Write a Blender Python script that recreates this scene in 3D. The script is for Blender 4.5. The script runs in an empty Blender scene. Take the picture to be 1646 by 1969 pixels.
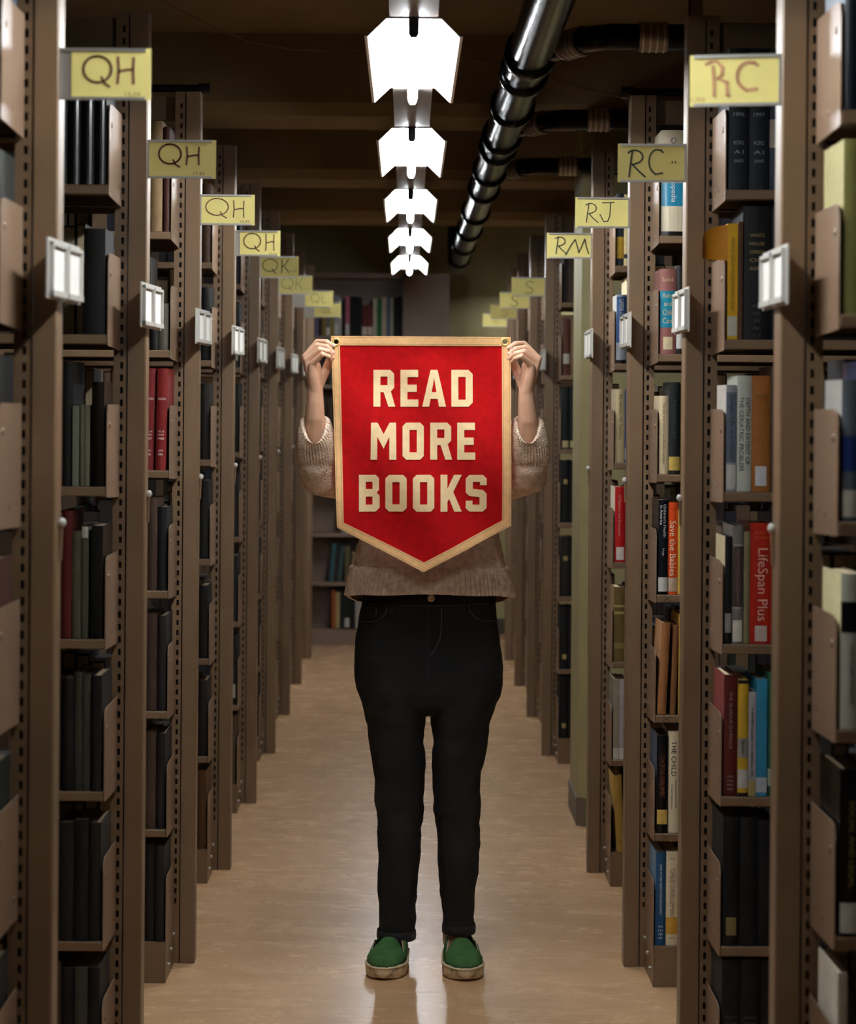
import bpy, bmesh, math, random
from mathutils import Vector, Matrix
random.seed(7)
SC = bpy.context.scene
COL = SC.collection
# ------------------------------------------------------------------ camera, world, exposure
F, H, XVP, YVP, ROLL = 4870.0, 1.484, 780.87, 786.23, 0.00789
cam_d = bpy.data.cameras.new('camera'); cam = bpy.data.objects.new('camera', cam_d); COL.objects.link(cam)
cam_d.sensor_fit = 'HORIZONTAL'; cam_d.sensor_width = 36.0; cam_d.lens = 36.0*F/1646.0
cam_d.shift_x = 40.57/1646.0; cam_d.shift_y = -198.6/1646.0
cam_d.clip_end = 60; cam_d.clip_start = .05
cam.matrix_world = Matrix.Translation((0, 0, H)) @ Matrix.Rotation(math.pi/2, 4, 'X') @ Matrix.Rotation(ROLL, 4, 'Z')
cam_d.dof.use_dof = True; cam_d.dof.focus_distance = 6.5; cam_d.dof.aperture_fstop = 7.5
SC.camera = cam
w = bpy.data.worlds.new('world'); SC.world = w; w.use_nodes = True
w.node_tree.nodes['Background'].inputs[0].default_value = (.9, .8, .7, 1)
w.node_tree.nodes['Background'].inputs[1].default_value = 0.004
SC.view_settings.view_transform = 'Standard'; SC.view_settings.look = 'None'
SC.view_settings.gamma = 1.0; SC.view_settings.use_curve_mapping = False
SC.view_settings.exposure = 0.0
SC.cycles.use_denoising = True
TUBE_EMIT = 175.0

def W(px, py, d):
    u2, v2 = px-823.0, py-984.5
    u, v = u2+ROLL*v2, v2-ROLL*u2
    return Vector(((u+823-XVP)*d/F, d, H-(v+984.5-YVP)*d/F))

# ------------------------------------------------------------------ materials
def lin(h):
    if isinstance(h, str):
        h = h.lstrip('#'); c = [int(h[i:i+2], 16)/255 for i in (0, 2, 4)]
    else: c = h
    return tuple(x/12.92 if x <= .04045 else ((x+.055)/1.055)**2.4 for x in c)
MATS = {}
def mat(name, col, rough=.5, metal=0, var=.12, scale=12, bump=0, bscale=300, coat=0, stretch=(1, 1, 1), emit=0, spec=.5):
    if name in MATS: return MATS[name]
    m = bpy.data.materials.new(name); m.use_nodes = True; nt = m.node_tree; N, L = nt.nodes, nt.links
    b = N['Principled BSDF']; c = lin(col)
    b.inputs['Roughness'].default_value = rough; b.inputs['Metallic'].default_value = metal
    b.inputs['Coat Weight'].default_value = coat; b.inputs['Coat Roughness'].default_value = .12
    b.inputs['Specular IOR Level'].default_value = spec
    b.inputs['Base Color'].default_value = c+(1,)
    tc = N.new('ShaderNodeTexCoord'); mp = N.new('ShaderNodeMapping'); mp.inputs['Scale'].default_value = stretch
    L.new(tc.outputs['Object'], mp.inputs['Vector'])
    if var:
        n = N.new('ShaderNodeTexNoise'); n.inputs['Scale'].default_value = scale; n.inputs['Detail'].default_value = 5
        r = N.new('ShaderNodeValToRGB')
        r.color_ramp.elements[0].position = .3; r.color_ramp.elements[1].position = .7
        r.color_ramp.elements[0].color = tuple(x*(1-var) for x in c)+(1,); r.color_ramp.elements[1].color = tuple(min(1, x*(1+var)) for x in c)+(1,)
        L.new(mp.outputs[0], n.inputs['Vector']); L.new(n.outputs['Fac'], r.inputs[0]); L.new(r.outputs[0], b.inputs['Base Color'])
    if bump:
        n2 = N.new('ShaderNodeTexNoise'); n2.inputs['Scale'].default_value = bscale; n2.inputs['Detail'].default_value = 3
        bp = N.new('ShaderNodeBump'); bp.inputs['Strength'].default_value = bump; bp.inputs['Distance'].default_value = .002
        L.new(mp.outputs[0], n2.inputs['Vector']); L.new(n2.outputs['Fac'], bp.inputs['Height']); L.new(bp.outputs[0], b.inputs['Normal'])
    if emit:
        b.inputs['Emission Color'].default_value = (0.93, .97, 1, 1); b.inputs['Emission Strength'].default_value = emit
    MATS[name] = m
    return m
def cm(hexc, kind='cloth'):
    k = 'cover_'+kind+'_'+hexc
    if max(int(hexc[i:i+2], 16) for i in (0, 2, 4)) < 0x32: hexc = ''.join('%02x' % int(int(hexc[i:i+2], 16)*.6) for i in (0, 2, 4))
    if kind == 'gloss': return mat(k, hexc, .3, var=.06, scale=30, coat=.25, spec=.3)
    if kind == 'paper': return mat(k, hexc, .8, var=.1, scale=60)
    return mat(k, hexc, .65, var=.12, scale=40, bump=.15, bscale=900, spec=.25)
STEEL = mat('painted_steel', '6f5840', .42, var=.07, scale=6, bump=.12, bscale=500)
STEEL2 = mat('painted_steel_bracket', '7f6753', .38, var=.06, scale=9, bump=.1, bscale=500)
DARKM = mat('dark_metal', '1c1a18', .4, metal=.6)
PALEM = mat('grey_plastic', 'b9b6ae', .35, var=.05)
ALU = mat('aluminium', 'aaa79f', .35, metal=.7, var=.05)
CARDW = mat('white_card', 'e9e6df', .7, var=.03)
CARDY = mat('yellow_card', 'cfc274', .65, var=.05, scale=25)
INKB = mat('brown_marker', '5a2c1c', .7, var=.15, scale=60)
INKP = mat('faded_marker', 'b0835a', .7, var=.2, scale=60)
INKK = mat('black_marker', '17150f', .6, var=.1)
INKG = mat('green_grey_marker', '6d7040', .7, var=.1)
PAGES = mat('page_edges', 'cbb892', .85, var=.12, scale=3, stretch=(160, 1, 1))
PAGES2 = mat('shaded_page_edges', '5c4a34', .9, var=.15, scale=3, stretch=(160, 1, 1))  # darker copy of the page edges, shelf gloom put into the colour
WHITE = mat('white_ink', 'd8d4cc', .6, var=0); GOLD = mat('gold_ink', '8f7a45', .45, var=0)
BLACK = mat('black_ink', '16130f', .6, var=0)

# ------------------------------------------------------------------ mesh helpers
class MB:
    def __init__(s): s.v = []; s.f = []; s.m = []; s.sm = []
    def add(s, vs, fs, mi=0, smooth=False):
        o = len(s.v); s.v += [tuple(p) for p in vs]
        for f in fs: s.f.append([i+o for i in f]); s.m.append(mi); s.sm.append(smooth)
    def box(s, x0, x1, y0, y1, z0, z1, mi=0):
        if x0 > x1: x0, x1 = x1, x0
        s.add([(x, y, z) for z in (z0, z1) for y in (y0, y1) for x in (x0, x1)],
              [(0, 2, 3, 1), (4, 5, 7, 6), (0, 1, 5, 4), (2, 6, 7, 3), (0, 4, 6, 2), (1, 3, 7, 5)], mi)
    def prism(s, poly, axis, a, b, mi=0, smooth=False):
        n = len(poly)
        def P(p, t): return {'x': (t, p[0], p[1]), 'y': (p[0], t, p[1]), 'z': (p[0], p[1], t)}[axis]
        s.add([P(p, a) for p in poly]+[P(p, b) for p in poly], [list(range(n))[::-1], list(range(n, 2*n))], mi)
        s.add([P(p, a) for p in poly]+[P(p, b) for p in poly], [(i, (i+1) % n, (i+1) % n+n, i+n) for i in range(n)], mi, smooth)
    def loft(s, rings, mi=0, caps=True, smooth=True, closed=True):
        n = len(rings[0]); vs = [p for r in rings for p in r]; fs = []
        for k in range(len(rings)-1):
            for i in range(n if closed else n-1):
                j = (i+1) % n; fs.append((k*n+i, k*n+j, (k+1)*n+j, (k+1)*n+i))
        s.add(vs, fs, mi, smooth)
        if caps and closed: s.add(rings[0], [list(range(n))[::-1]], mi, smooth); s.add(rings[-1], [list(range(n))], mi, smooth)
    def tube(s, pts, r, n=10, mi=0, caps=True):
        pts = [Vector(p) for p in pts]; rs = r if isinstance(r, (list, tuple)) else [r]*len(pts); rings = []
        ref = Vector((0, 0, 1)); prev = None
        for i, p in enumerate(pts):
            t = (pts[min(i+1, len(pts)-1)]-pts[max(i-1, 0)]).normalized()
            if prev is None:
                if abs(t.dot(ref)) > .9: ref = Vector((0, 1, 0))
                a = t.cross(ref).normalized()
            else: a = (prev-t*prev.dot(t)).normalized()
            prev = a; b = t.cross(a)
            rings.append([p+(a*math.cos(q)+b*math.sin(q))*rs[i] for q in [2*math.pi*k/n for k in range(n)]])
        s.loft(rings, mi, caps)
    def ball(s, c, r, n=10, m=6, mi=0):
        c = Vector(c); r = Vector(r) if hasattr(r, '__len__') else Vector((r, r, r)); rings = []
        for k in range(m+1):
            a = -math.pi/2+math.pi*k/m; q = max(math.cos(a), .02)
            rings.append([c+Vector((r.x*q*math.cos(t), r.y*q*math.sin(t), r.z*math.sin(a))) for t in [2*math.pi*i/n for i in range(n)]])
        s.loft(rings, mi)
    def chain(s, pts, n=12):            # capsule chain: (Vector, radius)
        vs = [Vector(p[:3]) if len(p) > 2 else Vector(p[0]) for p in pts]; rs = [p[-1] for p in pts]
        d0 = (vs[1]-vs[0]).normalized(); d1 = (vs[-1]-vs[-2]).normalized(); P = []; R = []
        for a in (80, 55, 28): P.append(vs[0]-d0*rs[0]*math.sin(math.radians(a))); R.append(rs[0]*math.cos(math.radians(a)))
        P += vs; R += rs
        for a in (28, 55, 80): P.append(vs[-1]+d1*rs[-1]*math.sin(math.radians(a))); R.append(rs[-1]*math.cos(math.radians(a)))
        s.tube(P, R, n)
    def mesh(s, name, mats):
        me = bpy.data.meshes.new(name); me.from_pydata(s.v, [], s.f)
        for m in (mats if isinstance(mats, (list, tuple)) else [mats]): me.materials.append(m)
        me.polygons.foreach_set('material_index', s.m); me.polygons.foreach_set('use_smooth', s.sm); me.update()
        return me
    def build(s, name, mats, parent=None, loc=(0, 0, 0), rot=None):
        return ob(name, s.mesh(name, mats), parent, loc, rot)
def fixn(me):
    bm = bmesh.new(); bm.from_mesh(me); bmesh.ops.remove_doubles(bm, verts=bm.verts, dist=1e-5)
    bmesh.ops.recalc_face_normals(bm, faces=bm.faces); bm.to_mesh(me); bm.free(); return me
def ob(name, me, parent=None, loc=(0, 0, 0), rot=None):
    o = bpy.data.objects.new(name, me); COL.objects.link(o); o.location = loc
    if rot: o.rotation_euler = rot
    if parent: o.parent = parent
    return o
def tag(o, label, cat, group=None):
    o['label'] = label; o['category'] = cat
    if group: o['group'] = group
    return o
def thing(name, label, cat, loc=(0, 0, 0), rz=0, group=None):
    o = ob(name, None, None, loc, (0, 0, rz)); return tag(o, label, cat, group)
def struct(o): o['kind'] = 'structure'; return o
TXT = {}
def text2d(body):
    if body in TXT: return TXT[body]
    cu = bpy.data.curves.new('t', 'FONT'); cu.body = body; cu.resolution_u = 3; cu.align_x = 'CENTER'
    o = bpy.data.objects.new('t', cu); me = o.to_mesh()
    vs = [(v.co.x, v.co.y) for v in me.vertices]; fs = [tuple(p.vertices) for p in me.polygons]
    o.to_mesh_clear(); bpy.data.objects.remove(o); bpy.data.curves.remove(cu)
    xs = [p[0] for p in vs]; ys = [p[1] for p in vs]; cx, cy = (min(xs)+max(xs))/2, (min(ys)+max(ys))/2
    w_, h_ = max(xs)-min(xs), max(ys)-min(ys)
    TXT[body] = ([((x-cx)/w_, (y-cy)/h_) for x, y in vs], fs)
    return TXT[body]
def remesh(mb, voxel, iters=3, smooth=True):
    o = mb.build('tmp', [STEEL]); m = o.modifiers.new('r', 'REMESH'); m.mode = 'VOXEL'; m.voxel_size = voxel
    if iters: q = o.modifiers.new('s', 'SMOOTH'); q.factor = .5; q.iterations = iters
    me = bpy.data.meshes.new_from_object(o.evaluated_get(bpy.context.evaluated_depsgraph_get()))
    bpy.data.objects.remove(o); me.materials.clear()
    for p in me.polygons: p.use_smooth = True
    return me

# ------------------------------------------------------------------ the room
def floor_mat():
    m = bpy.data.materials.new('floor_vinyl'); m.use_nodes = True; nt = m.node_tree; N, L = nt.nodes, nt.links; b = N['Principled BSDF']
    tc = N.new('ShaderNodeTexCoord'); mp = N.new('ShaderNodeMapping'); mp.inputs['Scale'].default_value = (2.2, 7, 1)
    L.new(tc.outputs['Object'], mp.inputs['Vector'])
    n = N.new('ShaderNodeTexNoise'); n.inputs['Scale'].default_value = 1.5; n.inputs['Detail'].default_value = 9; n.inputs['Roughness'].default_value = .68; n.inputs['Distortion'].default_value = 1.2
    L.new(mp.outputs[0], n.inputs['Vector'])
    r = N.new('ShaderNodeValToRGB'); e = r.color_ramp.elements
    e[0].position = .28; e[0].color = lin('cba075')+(1,); e[1].position = .72; e[1].color = lin('e6bb8c')+(1,)
    x = e.new(.5); x.color = lin('d9ae82')+(1,)
    L.new(n.outputs['Fac'], r.inputs[0])
    n3 = N.new('ShaderNodeTexNoise'); n3.inputs['Scale'].default_value = 55; n3.inputs['Detail'].default_value = 4; L.new(tc.outputs['Object'], n3.inputs['Vector'])
    mx = N.new('ShaderNodeMix'); mx.data_type = 'RGBA'; mx.blend_type = 'MULTIPLY'; mx.inputs[0].default_value = .22
    L.new(r.outputs[0], mx.inputs[6]); L.new(n3.outputs['Fac'], mx.inputs[7]); L.new(mx.outputs[2], b.inputs['Base Color'])
    mr = N.new('ShaderNodeMapRange'); mr.inputs['To Min'].default_value = .24; mr.inputs['To Max'].default_value = .3
    L.new(n.outputs['Fac'], mr.inputs['Value']); L.new(mr.outputs[0], b.inputs['Roughness'])
    bp = N.new('ShaderNodeBump'); bp.inputs['Strength'].default_value = .012; bp.inputs['Distance'].default_value = .01
    n4 = N.new('ShaderNodeTexNoise'); n4.inputs['Scale'].default_value = 5; L.new(tc.outputs['Object'], n4.inputs['Vector'])
    L.new(n4.outputs['Fac'], bp.inputs['Height']); L.new(bp.outputs[0], b.inputs['Normal'])
    return m
CEIL = mat('ceiling_paint', '8a7351', .85, var=.15, scale=3, bump=.2, bscale=40)
OLIVE = mat('olive_wall_paint', 'a89e70', .6, var=.06, scale=4, bump=.1, bscale=120)
WALLM = mat('brown_wall_paint', '5c4a3a', .8, var=.1, scale=3)
RX, Y0, Y1, ZC = 3.3, -2.2, 16.75, 2.82
for nm, bx, m in (('floor', (-RX, RX, Y0, Y1, -.1, 0), None), ('ceiling', (-RX, RX, Y0, Y1, ZC, ZC+.1), CEIL),
                  ('wall_left', (-RX-.1, -RX, Y0, Y1, 0, ZC), WALLM), ('wall_right', (RX, RX+.1, Y0, Y1, 0, ZC), WALLM),
                  ('wall_back', (-RX, RX, Y1, Y1+.1, 0, ZC), OLIVE), ('wall_front', (-RX, RX, Y0-.1, Y0, 0, ZC), WALLM)):
    mb = MB(); mb.box(*bx); struct(mb.build(nm, m or floor_mat()))
mb = MB(); mb.box(.4, RX, Y1-.02, Y1, 0, .1); struct(mb.build('baseboard_back', mat('dark_base', '3b2f28', .5)))
for yb in (9.04, 11.56, 14.0):                     # ceiling beams with a chamfered lower edge
    mb = MB(); mb.prism([(yb, ZC), (yb, 2.575), (yb+.03, 2.53), (yb+.47, 2.53), (yb+.5, 2.575), (yb+.5, ZC)], 'x', -RX, RX)
    struct(mb.build('ceiling_beam', CEIL))
# concrete column in the right row
mb = MB(); cx0, cx1, cy0, cy1, ch = .622, 1.09, 9.02, 9.52, .035
pl = [(cx0+ch, cy0), (cx1-ch, cy0), (cx1, cy0+ch), (cx1, cy1-ch), (cx1-ch, cy1), (cx0+ch, cy1), (cx0, cy1-ch), (cx0, cy0+ch)]
mb.prism(pl, 'z', .1, 2.55); o = struct(mb.build('column', mat('olive_column_paint', '8d845c', .6, var=.08, scale=5, bump=.1, bscale=120)))
mb = MB(); g = .006
mb.prism([(x+(g if x > .8 else -g), y+(g if y > 9.2 else -g)) for x, y in pl], 'z', 0, .1); mb.build('column_base', mat('column_base_paint', '5a5040', .6), o)

# ------------------------------------------------------------------ fluorescent lights
LZ = H+.805; LX = .008
TUBES = [mat('lamp_tube_%s' % n_, 'ffffff', .5, var=0, emit=TUBE_EMIT*e_) for n_, e_ in (('yellowed', .85), ('new', 1.15), ('worn', .85), ('old', .45), ('replaced', 1.25), ('dim', .16))]; REFL = mat('white_enamel', 'f4f4f2', .45, var=0)
CHAN = mat('grey_channel', '7c736a', .5, var=.08)
LIGHTN = ['second', 'third', 'fourth', 'fifth']
for i in range(-1, 6):
    y0 = 5.23+2.035*i if i < 5 else 15.5  # the last fixture is added, out of sight, to brighten the back wall
    lab = {-1: 'fluorescent fixture just above the top of the picture', 0: 'nearest and largest butterfly fluorescent light hanging over the aisle',
           1: 'second butterfly fluorescent light from the front, over the aisle', 2: 'middle one of the five butterfly fluorescent lights over the aisle',
           3: 'fourth butterfly fluorescent light from the front, over the aisle', 5: 'added fluorescent light, unseen behind the right stacks, brightening the back wall', 4: 'farthest and smallest butterfly fluorescent light near the end bookcase'}[i]
    t = thing('fluorescent_light', lab, 'light', (LX if i < 5 else .98, y0, LZ), group='fluorescent lights over the aisle' if i < 5 else None)
    mb = MB(); th = .0016; Ln = 1.13
    prof = [(-.1015, -.0375), (-.095, -.0375), (-.056, 0), (.056, 0), (.095, -.0375), (.1015, -.0375)]
    top = [(x, z+th*1.5) for x, z in prof]
    mb.prism(prof[::-1]+top, 'y', 0, Ln); mb.build('reflector', REFL, t)
    mb = MB(); mb.tube([(0, .012, -.021), (0, Ln+.03, -.021)], .0125, 14); mb.build('tube', TUBES[i+1 if i < 3 else (3 if i == 3 else i)], t)
    if i == 5: mb = MB(); mb.tube([(0, .5, 0), (0, .5, ZC-LZ)], .006, 6); mb.build('hanger_rod', DARKM, t)
    for yy in (-.004, Ln+.03):
        mb = MB(); mb.prism([(-.011, .002), (.011, .002), (.011, -.03), (.006, -.038), (-.006, -.038), (-.011, -.03)], 'y', yy, yy+.014)
        mb.build('lamp_socket', DARKM if yy < 0 else REFL, t)
mb = MB(); mb.prism([(-.05, .004), (-.05, .06), (.05, .06), (.05, .004)], 'y', 1.0, 14.9)
ch_ = mb.build('lighting_channel', CHAN, None, (LX, 0, LZ)); tag(ch_, 'long grey metal channel above the row of fluorescent lights', 'channel')
for k in range(8):
    mb = MB(); mb.tube([(0, 1.6+k*1.9, .055), (0, 1.6+k*1.9, ZC-LZ)], .004, 6); mb.build('hanger_rod', DARKM, ch_)

# ------------------------------------------------------------------ pipes
PIPE = mat('black_pipe_paint', '050404', .2, var=.2, scale=20, bump=.5, bscale=110, spec=.07)
BAND = mat('clamp_band', '7a6a5c', .4, metal=.5)
PX, PZ, PR = .292, H+.86, .052
t = thing('drain_pipe', 'glossy black drain pipe running along the ceiling over the aisle', 'pipe', (PX, 0, PZ))
mb = MB(); mb.tube([(0, .5, 0), (0, 15.2, 0), (0, 15.35, .02), (0, 15.42, .1), (0, 15.43, ZC-PZ)], PR, 20); mb.build('pipe', PIPE, t)
for yy in (3.4, 4.7, 6.12, 6.47, 7.18, 7.95, 8.3, 9.1, 9.85, 11.0, 12.1, 13.2, 14.4):
    mb = MB(); mb.tube([(0, yy-.05, 0), (0, yy-.045, 0), (0, yy+.03, 0), (0, yy+.05, 0)], [PR+.001, PR+.012, PR+.012, PR+.001], 20); mb.build('hub', PIPE, t)
for n_, yb in enumerate((5.83, 7.5, 8.93)):
    mb = MB(); mb.tube([(.02, .26, 0), (.07, .16, 0), (.13, .03, 0), (.17, 0, 0), (2.9, 0, 0)], .03, 14); b = mb.build('branch_pipe', PIPE, t, (0, yb, 0))
    for (ax, ay, bx, by) in ((.075, .15, .115, .065), (.235, 0, .30, 0)):
        mb = MB(); A, B = Vector((ax, ay, 0)), Vector((bx, by, 0)); mb.tube([A, B], .0345, 14)
        for k in range(4):
            q = A+(B-A)*((k+.5)/4); dv = (B-A).normalized()*.0022; mb.tube([q-dv, q+dv], .0365, 14, 1)
        mb.build('coupling', [BAND, ALU], b)
    if n_ == 0:
        mb = MB(); mb.box(.352, .378, -.033, -.031, -.03, ZC-PZ); mb.box(.352, .378, .031, .033, -.03, ZC-PZ); mb.tube([(.352, 0, 0), (.378, 0, 0)], .034, 14)
        mb.build('hanger_strap', BAND, b)
sd = lambda x: 7.6 if x < 900 else 7.6-.84*(x-900)/307
pts = [(310, 0), (400, 48), (480, 80), (560, 94), (640, 99), (710, 94), (800, 98), (890, 110), (1000, 135), (1060, 152), (1140, 175), (1207, 190)]
mb = MB(); mb.tube([W(x, y, sd(x)) for x, y in pts], .0022, 5); tag(mb.build('hanging_string', mat('twine', '8a7458', .9)), 'thin pale string sagging across the ceiling from side to side', 'string')
pts = [(330, 2, 8.9), (480, 10, 8.95), (600, 24, 9.0), (720, 33, 9.0), (860, 36, 9.0), (1000, 30, 9.0)]
mb = MB(); mb.tube([W(*p) for p in pts], .007, 6); tag(mb.build('ceiling_cable', DARKM), 'dark cable strung along the ceiling behind the nearest light', 'cable')

# ------------------------------------------------------------------ stacks
XS = {-1: .5553, 1: .5900}
DK = lambda k: 1.37*(k+1.9288)
LEV = [.105, .395, .70, 1.01, 1.32, 1.63, 1.935]
TOP = 2.325; BAY = .914
def slot_mesh(mb, s, x0, xs, x1, y, z0=.16, z1=2.29):
    hw = .0031; q = lambda a, b, za, zb: mb.add([(s*a, y, za), (s*b, y, za), (s*b, y, zb), (s*a, y, zb)], [(0, 1, 2, 3)])
    q(x0, xs-hw, .0, TOP); q(xs+hw, x1, .0, TOP); q(xs-hw, xs+hw, 0, z0)
    z = z0
    while z < z1:
        q(xs-hw, xs+hw, z+.0138, z+.0265); z += .0265
    q(xs-hw, xs+hw, z, TOP)
SM = {}
def stack_meshes(s):
    D = {}
    mb = MB()
    mb.prism([(s*0, .003), (s*.003, 0), (s*.0385, 0), (s*.0395, .003), (s*.0395, .063), (s*.0385, .066), (s*.003, .066), (s*0, .063)], 'z', 0, TOP)
    D['cover'] = fixn(mb.mesh('upright', STEEL))
    mb = MB()
    for y in (.003, .063): slot_mesh(mb, s, .042, .052, .068, y)
    mb.box(s*.067, s*.069, .003, .02, 0, TOP); mb.box(s*.067, s*.069, .046, .063, 0, TOP)
    mb.box(s*.0425, s*.0665, .016, .05, 0, TOP-.01, 1); D['slots'] = mb.mesh('slotted_strip', [STEEL, DARKM])  # dark core added inside the post to block light behind the slots
    mb = MB()
    for x0, xs_, x1 in ((-.03, -.02, -.006), (.006, .02, .03)):
        for y in (.003, .063): slot_mesh(mb, s, x0, xs_, x1, y)
    mb.box(-.006, .006, 0, .066, 0, TOP); D['mid'] = mb.mesh('upright', STEEL)
    for f, sg in (('f', 1), ('b', -1)):
        Y = (lambda y: y) if sg == 1 else (lambda y: .066-y)
        mb = MB(); pr = [(Y(-.002), 0), (Y(-.23), 0), (Y(-.2315), -.003), (Y(-.2315), -.018), (Y(-.229), -.02), (Y(-.224), -.02), (Y(-.224), -.006), (Y(-.008), -.006), (Y(-.008), -.02), (Y(-.002), -.02)]
        mb.prism(pr, 'x', s*.0575, s*(BAY-.032)); D['shelf'+f] = fixn(mb.mesh('shelf', STEEL))
        mb = MB(); pr = [(Y(-.001), -.028), (Y(-.215), -.022), (Y(-.226), -.02), (Y(-.226), .145), (Y(-.216), .163), (Y(-.19), .168), (Y(-.001), .168)]
        mb.prism(pr, 'x', s*.0545, s*.0565)
        mb.ball((s*.0545, Y(-.19), .125), (.003, .006, .007), 8, 4); mb.ball((s*.0545, Y(-.05), .012), (.0015, .005, .007), 8, 4); mb.ball((s*.0545, Y(-.12), .008), (.0015, .004, .006), 8, 4)
        D['bracket'+f] = fixn(mb.mesh('shelf_bracket', STEEL2))
        mb = MB(); mb.box(s*.058, s*(BAY-.032), *sorted((Y(-.234), Y(-.002))), 0, .105); D['base'+f] = mb.mesh('base', STEEL)
        mb = MB(); mb.prism([(Y(-.0), 0), (Y(-.233), 0), (Y(-.233), .10), (Y(0), .10)], 'x', s*.055, s*.0575); D['bplate'+f] = mb.mesh('base_side_plate', STEEL)
        mb = MB()
        for yy, zz in ((-.03, .085), (-.1, .06), (-.17, .035)): mb.tube([(s*.055, Y(yy), zz), (s*.049, Y(yy), zz)], .006, 6)
        D['bolt'+f] = mb.mesh('bolts', ALU)
    mb = MB(); mb.box(s*.068, s*(BAY-.03), .02, .046, TOP-.075, TOP-.012); D['rail'] = mb.mesh('top_rail', STEEL)
    mb = MB(); mb.ball((-s*.004, .045, 0), (.007, .006, .008), 10, 6); mb.tube([(-s*.003, .045, -.004), (-s*.001, .045, -.06)], .0035, 8, 1); D['knob'] = mb.mesh('end_knob', [PALEM, STEEL])
    mb = MB(); mb.tube([(-s*.02, .033, 0), (s*1.85, .033, 0)], .011, 10); mb.tube([(-s*.022, .033, 0), (s*.012, .033, 0)], .015, 10); D['rod'] = mb.mesh('tie_rod', DARKM)
    return D
for s in (-1, 1): SM[s] = stack_meshes(s)
ORD = ['nearest', 'second', 'third', 'fourth', 'fifth', 'sixth', 'seventh', 'eighth', 'ninth']
SIDE = {-1: 'left', 1: 'right'}
ROWS = {-1: [1, 2, 3, 4, 5, 6, 7, 8, 9], 1: [1, 2, 3, 4, 6, 7, 8, 9]}
def rowname(s, k):
    r = ROWS[s].index(k); return ('%s %s stack' % (ORD[r], SIDE[s])) if k != 9 else 'farthest %s stack' % SIDE[s]
def make_stack(s, k):
    D = SM[s]; sgn = {(-1, 1): 'QH', (-1, 2): 'QH', (-1, 3): 'QH', (-1, 4): 'QH', (-1, 5): 'QK', (-1, 6): 'QK', (1, 1): 'RC', (1, 2): 'RC', (1, 3): 'RJ', (1, 4): 'RM', (1, 6): 'S', (1, 7): 'S'}.get((s, k))
    extra = {(1, 4): ', just before the olive column', (1, 6): ', just past the olive column'}.get((s, k), '')
    t = thing('shelving_stack', '%s double sided brown steel library stack%s%s' % (rowname(s, k).rsplit(' ', 1)[0], extra, ' with %s sign' % sgn if sgn else ''),
              'shelving', (s*XS[s], DK(k), 0), group='library stacks along the aisle')
    u = ob('upright', D['cover'], t); ob('slotted_strip', D['slots'], u); ob('end_knob', D['knob'], u, (0, 0, 1.297))
    nb = 2 if k <= 3 else 1
    if k == 3: ob('tie_rod', D['rod'], t, (0, 0, TOP+.012))
    for b in range(nb):
        x = s*BAY*b; ob('upright', D['mid'], t, (s*BAY*(b+1), 0, 0)); ob('top_rail', D['rail'], t, (x, 0, 0))
        for f in 'fb':
            bs = ob('base', D['base'+f], t, (x, 0, 0))
            if b == 0: ob('base_side_plate', D['bplate'+f], bs); ob('bolts', D['bolt'+f], bs)
            for li, z in enumerate(LEV):
                if li:
                    sh = ob('shelf', D['shelf'+f], t, (x, 0, z)); ob('shelf_bracket', D['bracket'+f], sh)
                    if (s, k, b, f) == (1, 3, 0, 'f') and li < 4:
                        mb = MB(); pen(mb, [[(-.011, -.006), (.012, .007)], [(-.009, .009), (.01, -.009)]], .0012)
                        ob('pencil_cross', mb.mesh('pencil_cross', BLACK), sh, (.085, -.2325, -.0095))
                else: ob('shelf_bracket', D['bracket'+f], bs, (0, 0, z))
    return t
def pen(mb, strokes, w_, dome=False):
    for st in strokes:
        for i in range(len(st)-1):
            a, b = Vector(st[i]), Vector(st[i+1]); d = (b-a)
            if d.length < 1e-6: continue
            n = Vector((-d.y, d.x)).normalized()*w_/2; e = d.normalized()*w_*.3; a2, b2 = a-e, b+e
            P = [a2-n, b2-n, b2+n, a2+n]; mb.add([(p.x, 0, p.y) for p in P], [(0, 1, 2, 3)])
for s in (-1, 1):
    for k in ROWS[s]: make_stack(s, k)

# ------------------------------------------------------------------ label holders on the stack ends
def holder_meshes():
    mb = MB(); w_, h_ = .27, .094                      # lies in the y-z plane, faces +x (mirrored by rotation)
    mb.box(0, .003, -w_/2, w_/2, 0, h_); A = mb.mesh('back_plate', PALEM)
    mb = MB()
    for yc in (-.064, .064):
        mb.box(.003, .010, yc-.060, yc-.054, .004, h_-.006); mb.box(.003, .010, yc+.054, yc+.060, .004, h_-.006)
        mb.box(.003, .011, yc-.060, yc+.060, .004, .013); mb.box(.003, .010, yc-.060, yc+.060, h_-.012, h_-.006)
    B = mb.mesh('frame', PALEM)
    mb = MB(); mb.box(.003, .0045, -.054, .054, .013, h_-.012); return A, B, mb.mesh('card', CARDW)
HM = holder_meshes()
for s in (-1, 1):
    for k in ROWS[s]:
        t = thing('label_holder', 'grey double label holder with white cards on end of %s' % rowname(s, k), 'label holder',
                  (s*(XS[s]-.002), DK(k)+(.01 if s < 0 else .03), 1.650), (0 if s < 0 else math.pi), group='label holders on the stack ends')
        if s < 0: t.rotation_euler = (0, 0, math.radians(-3.2)); t.location.x += .005
        ob('back_plate', HM[0], t); ob('frame', HM[1], t)
        for yc in (-.064, .064): ob('card', HM[2], t, (0, yc, 0))

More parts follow.
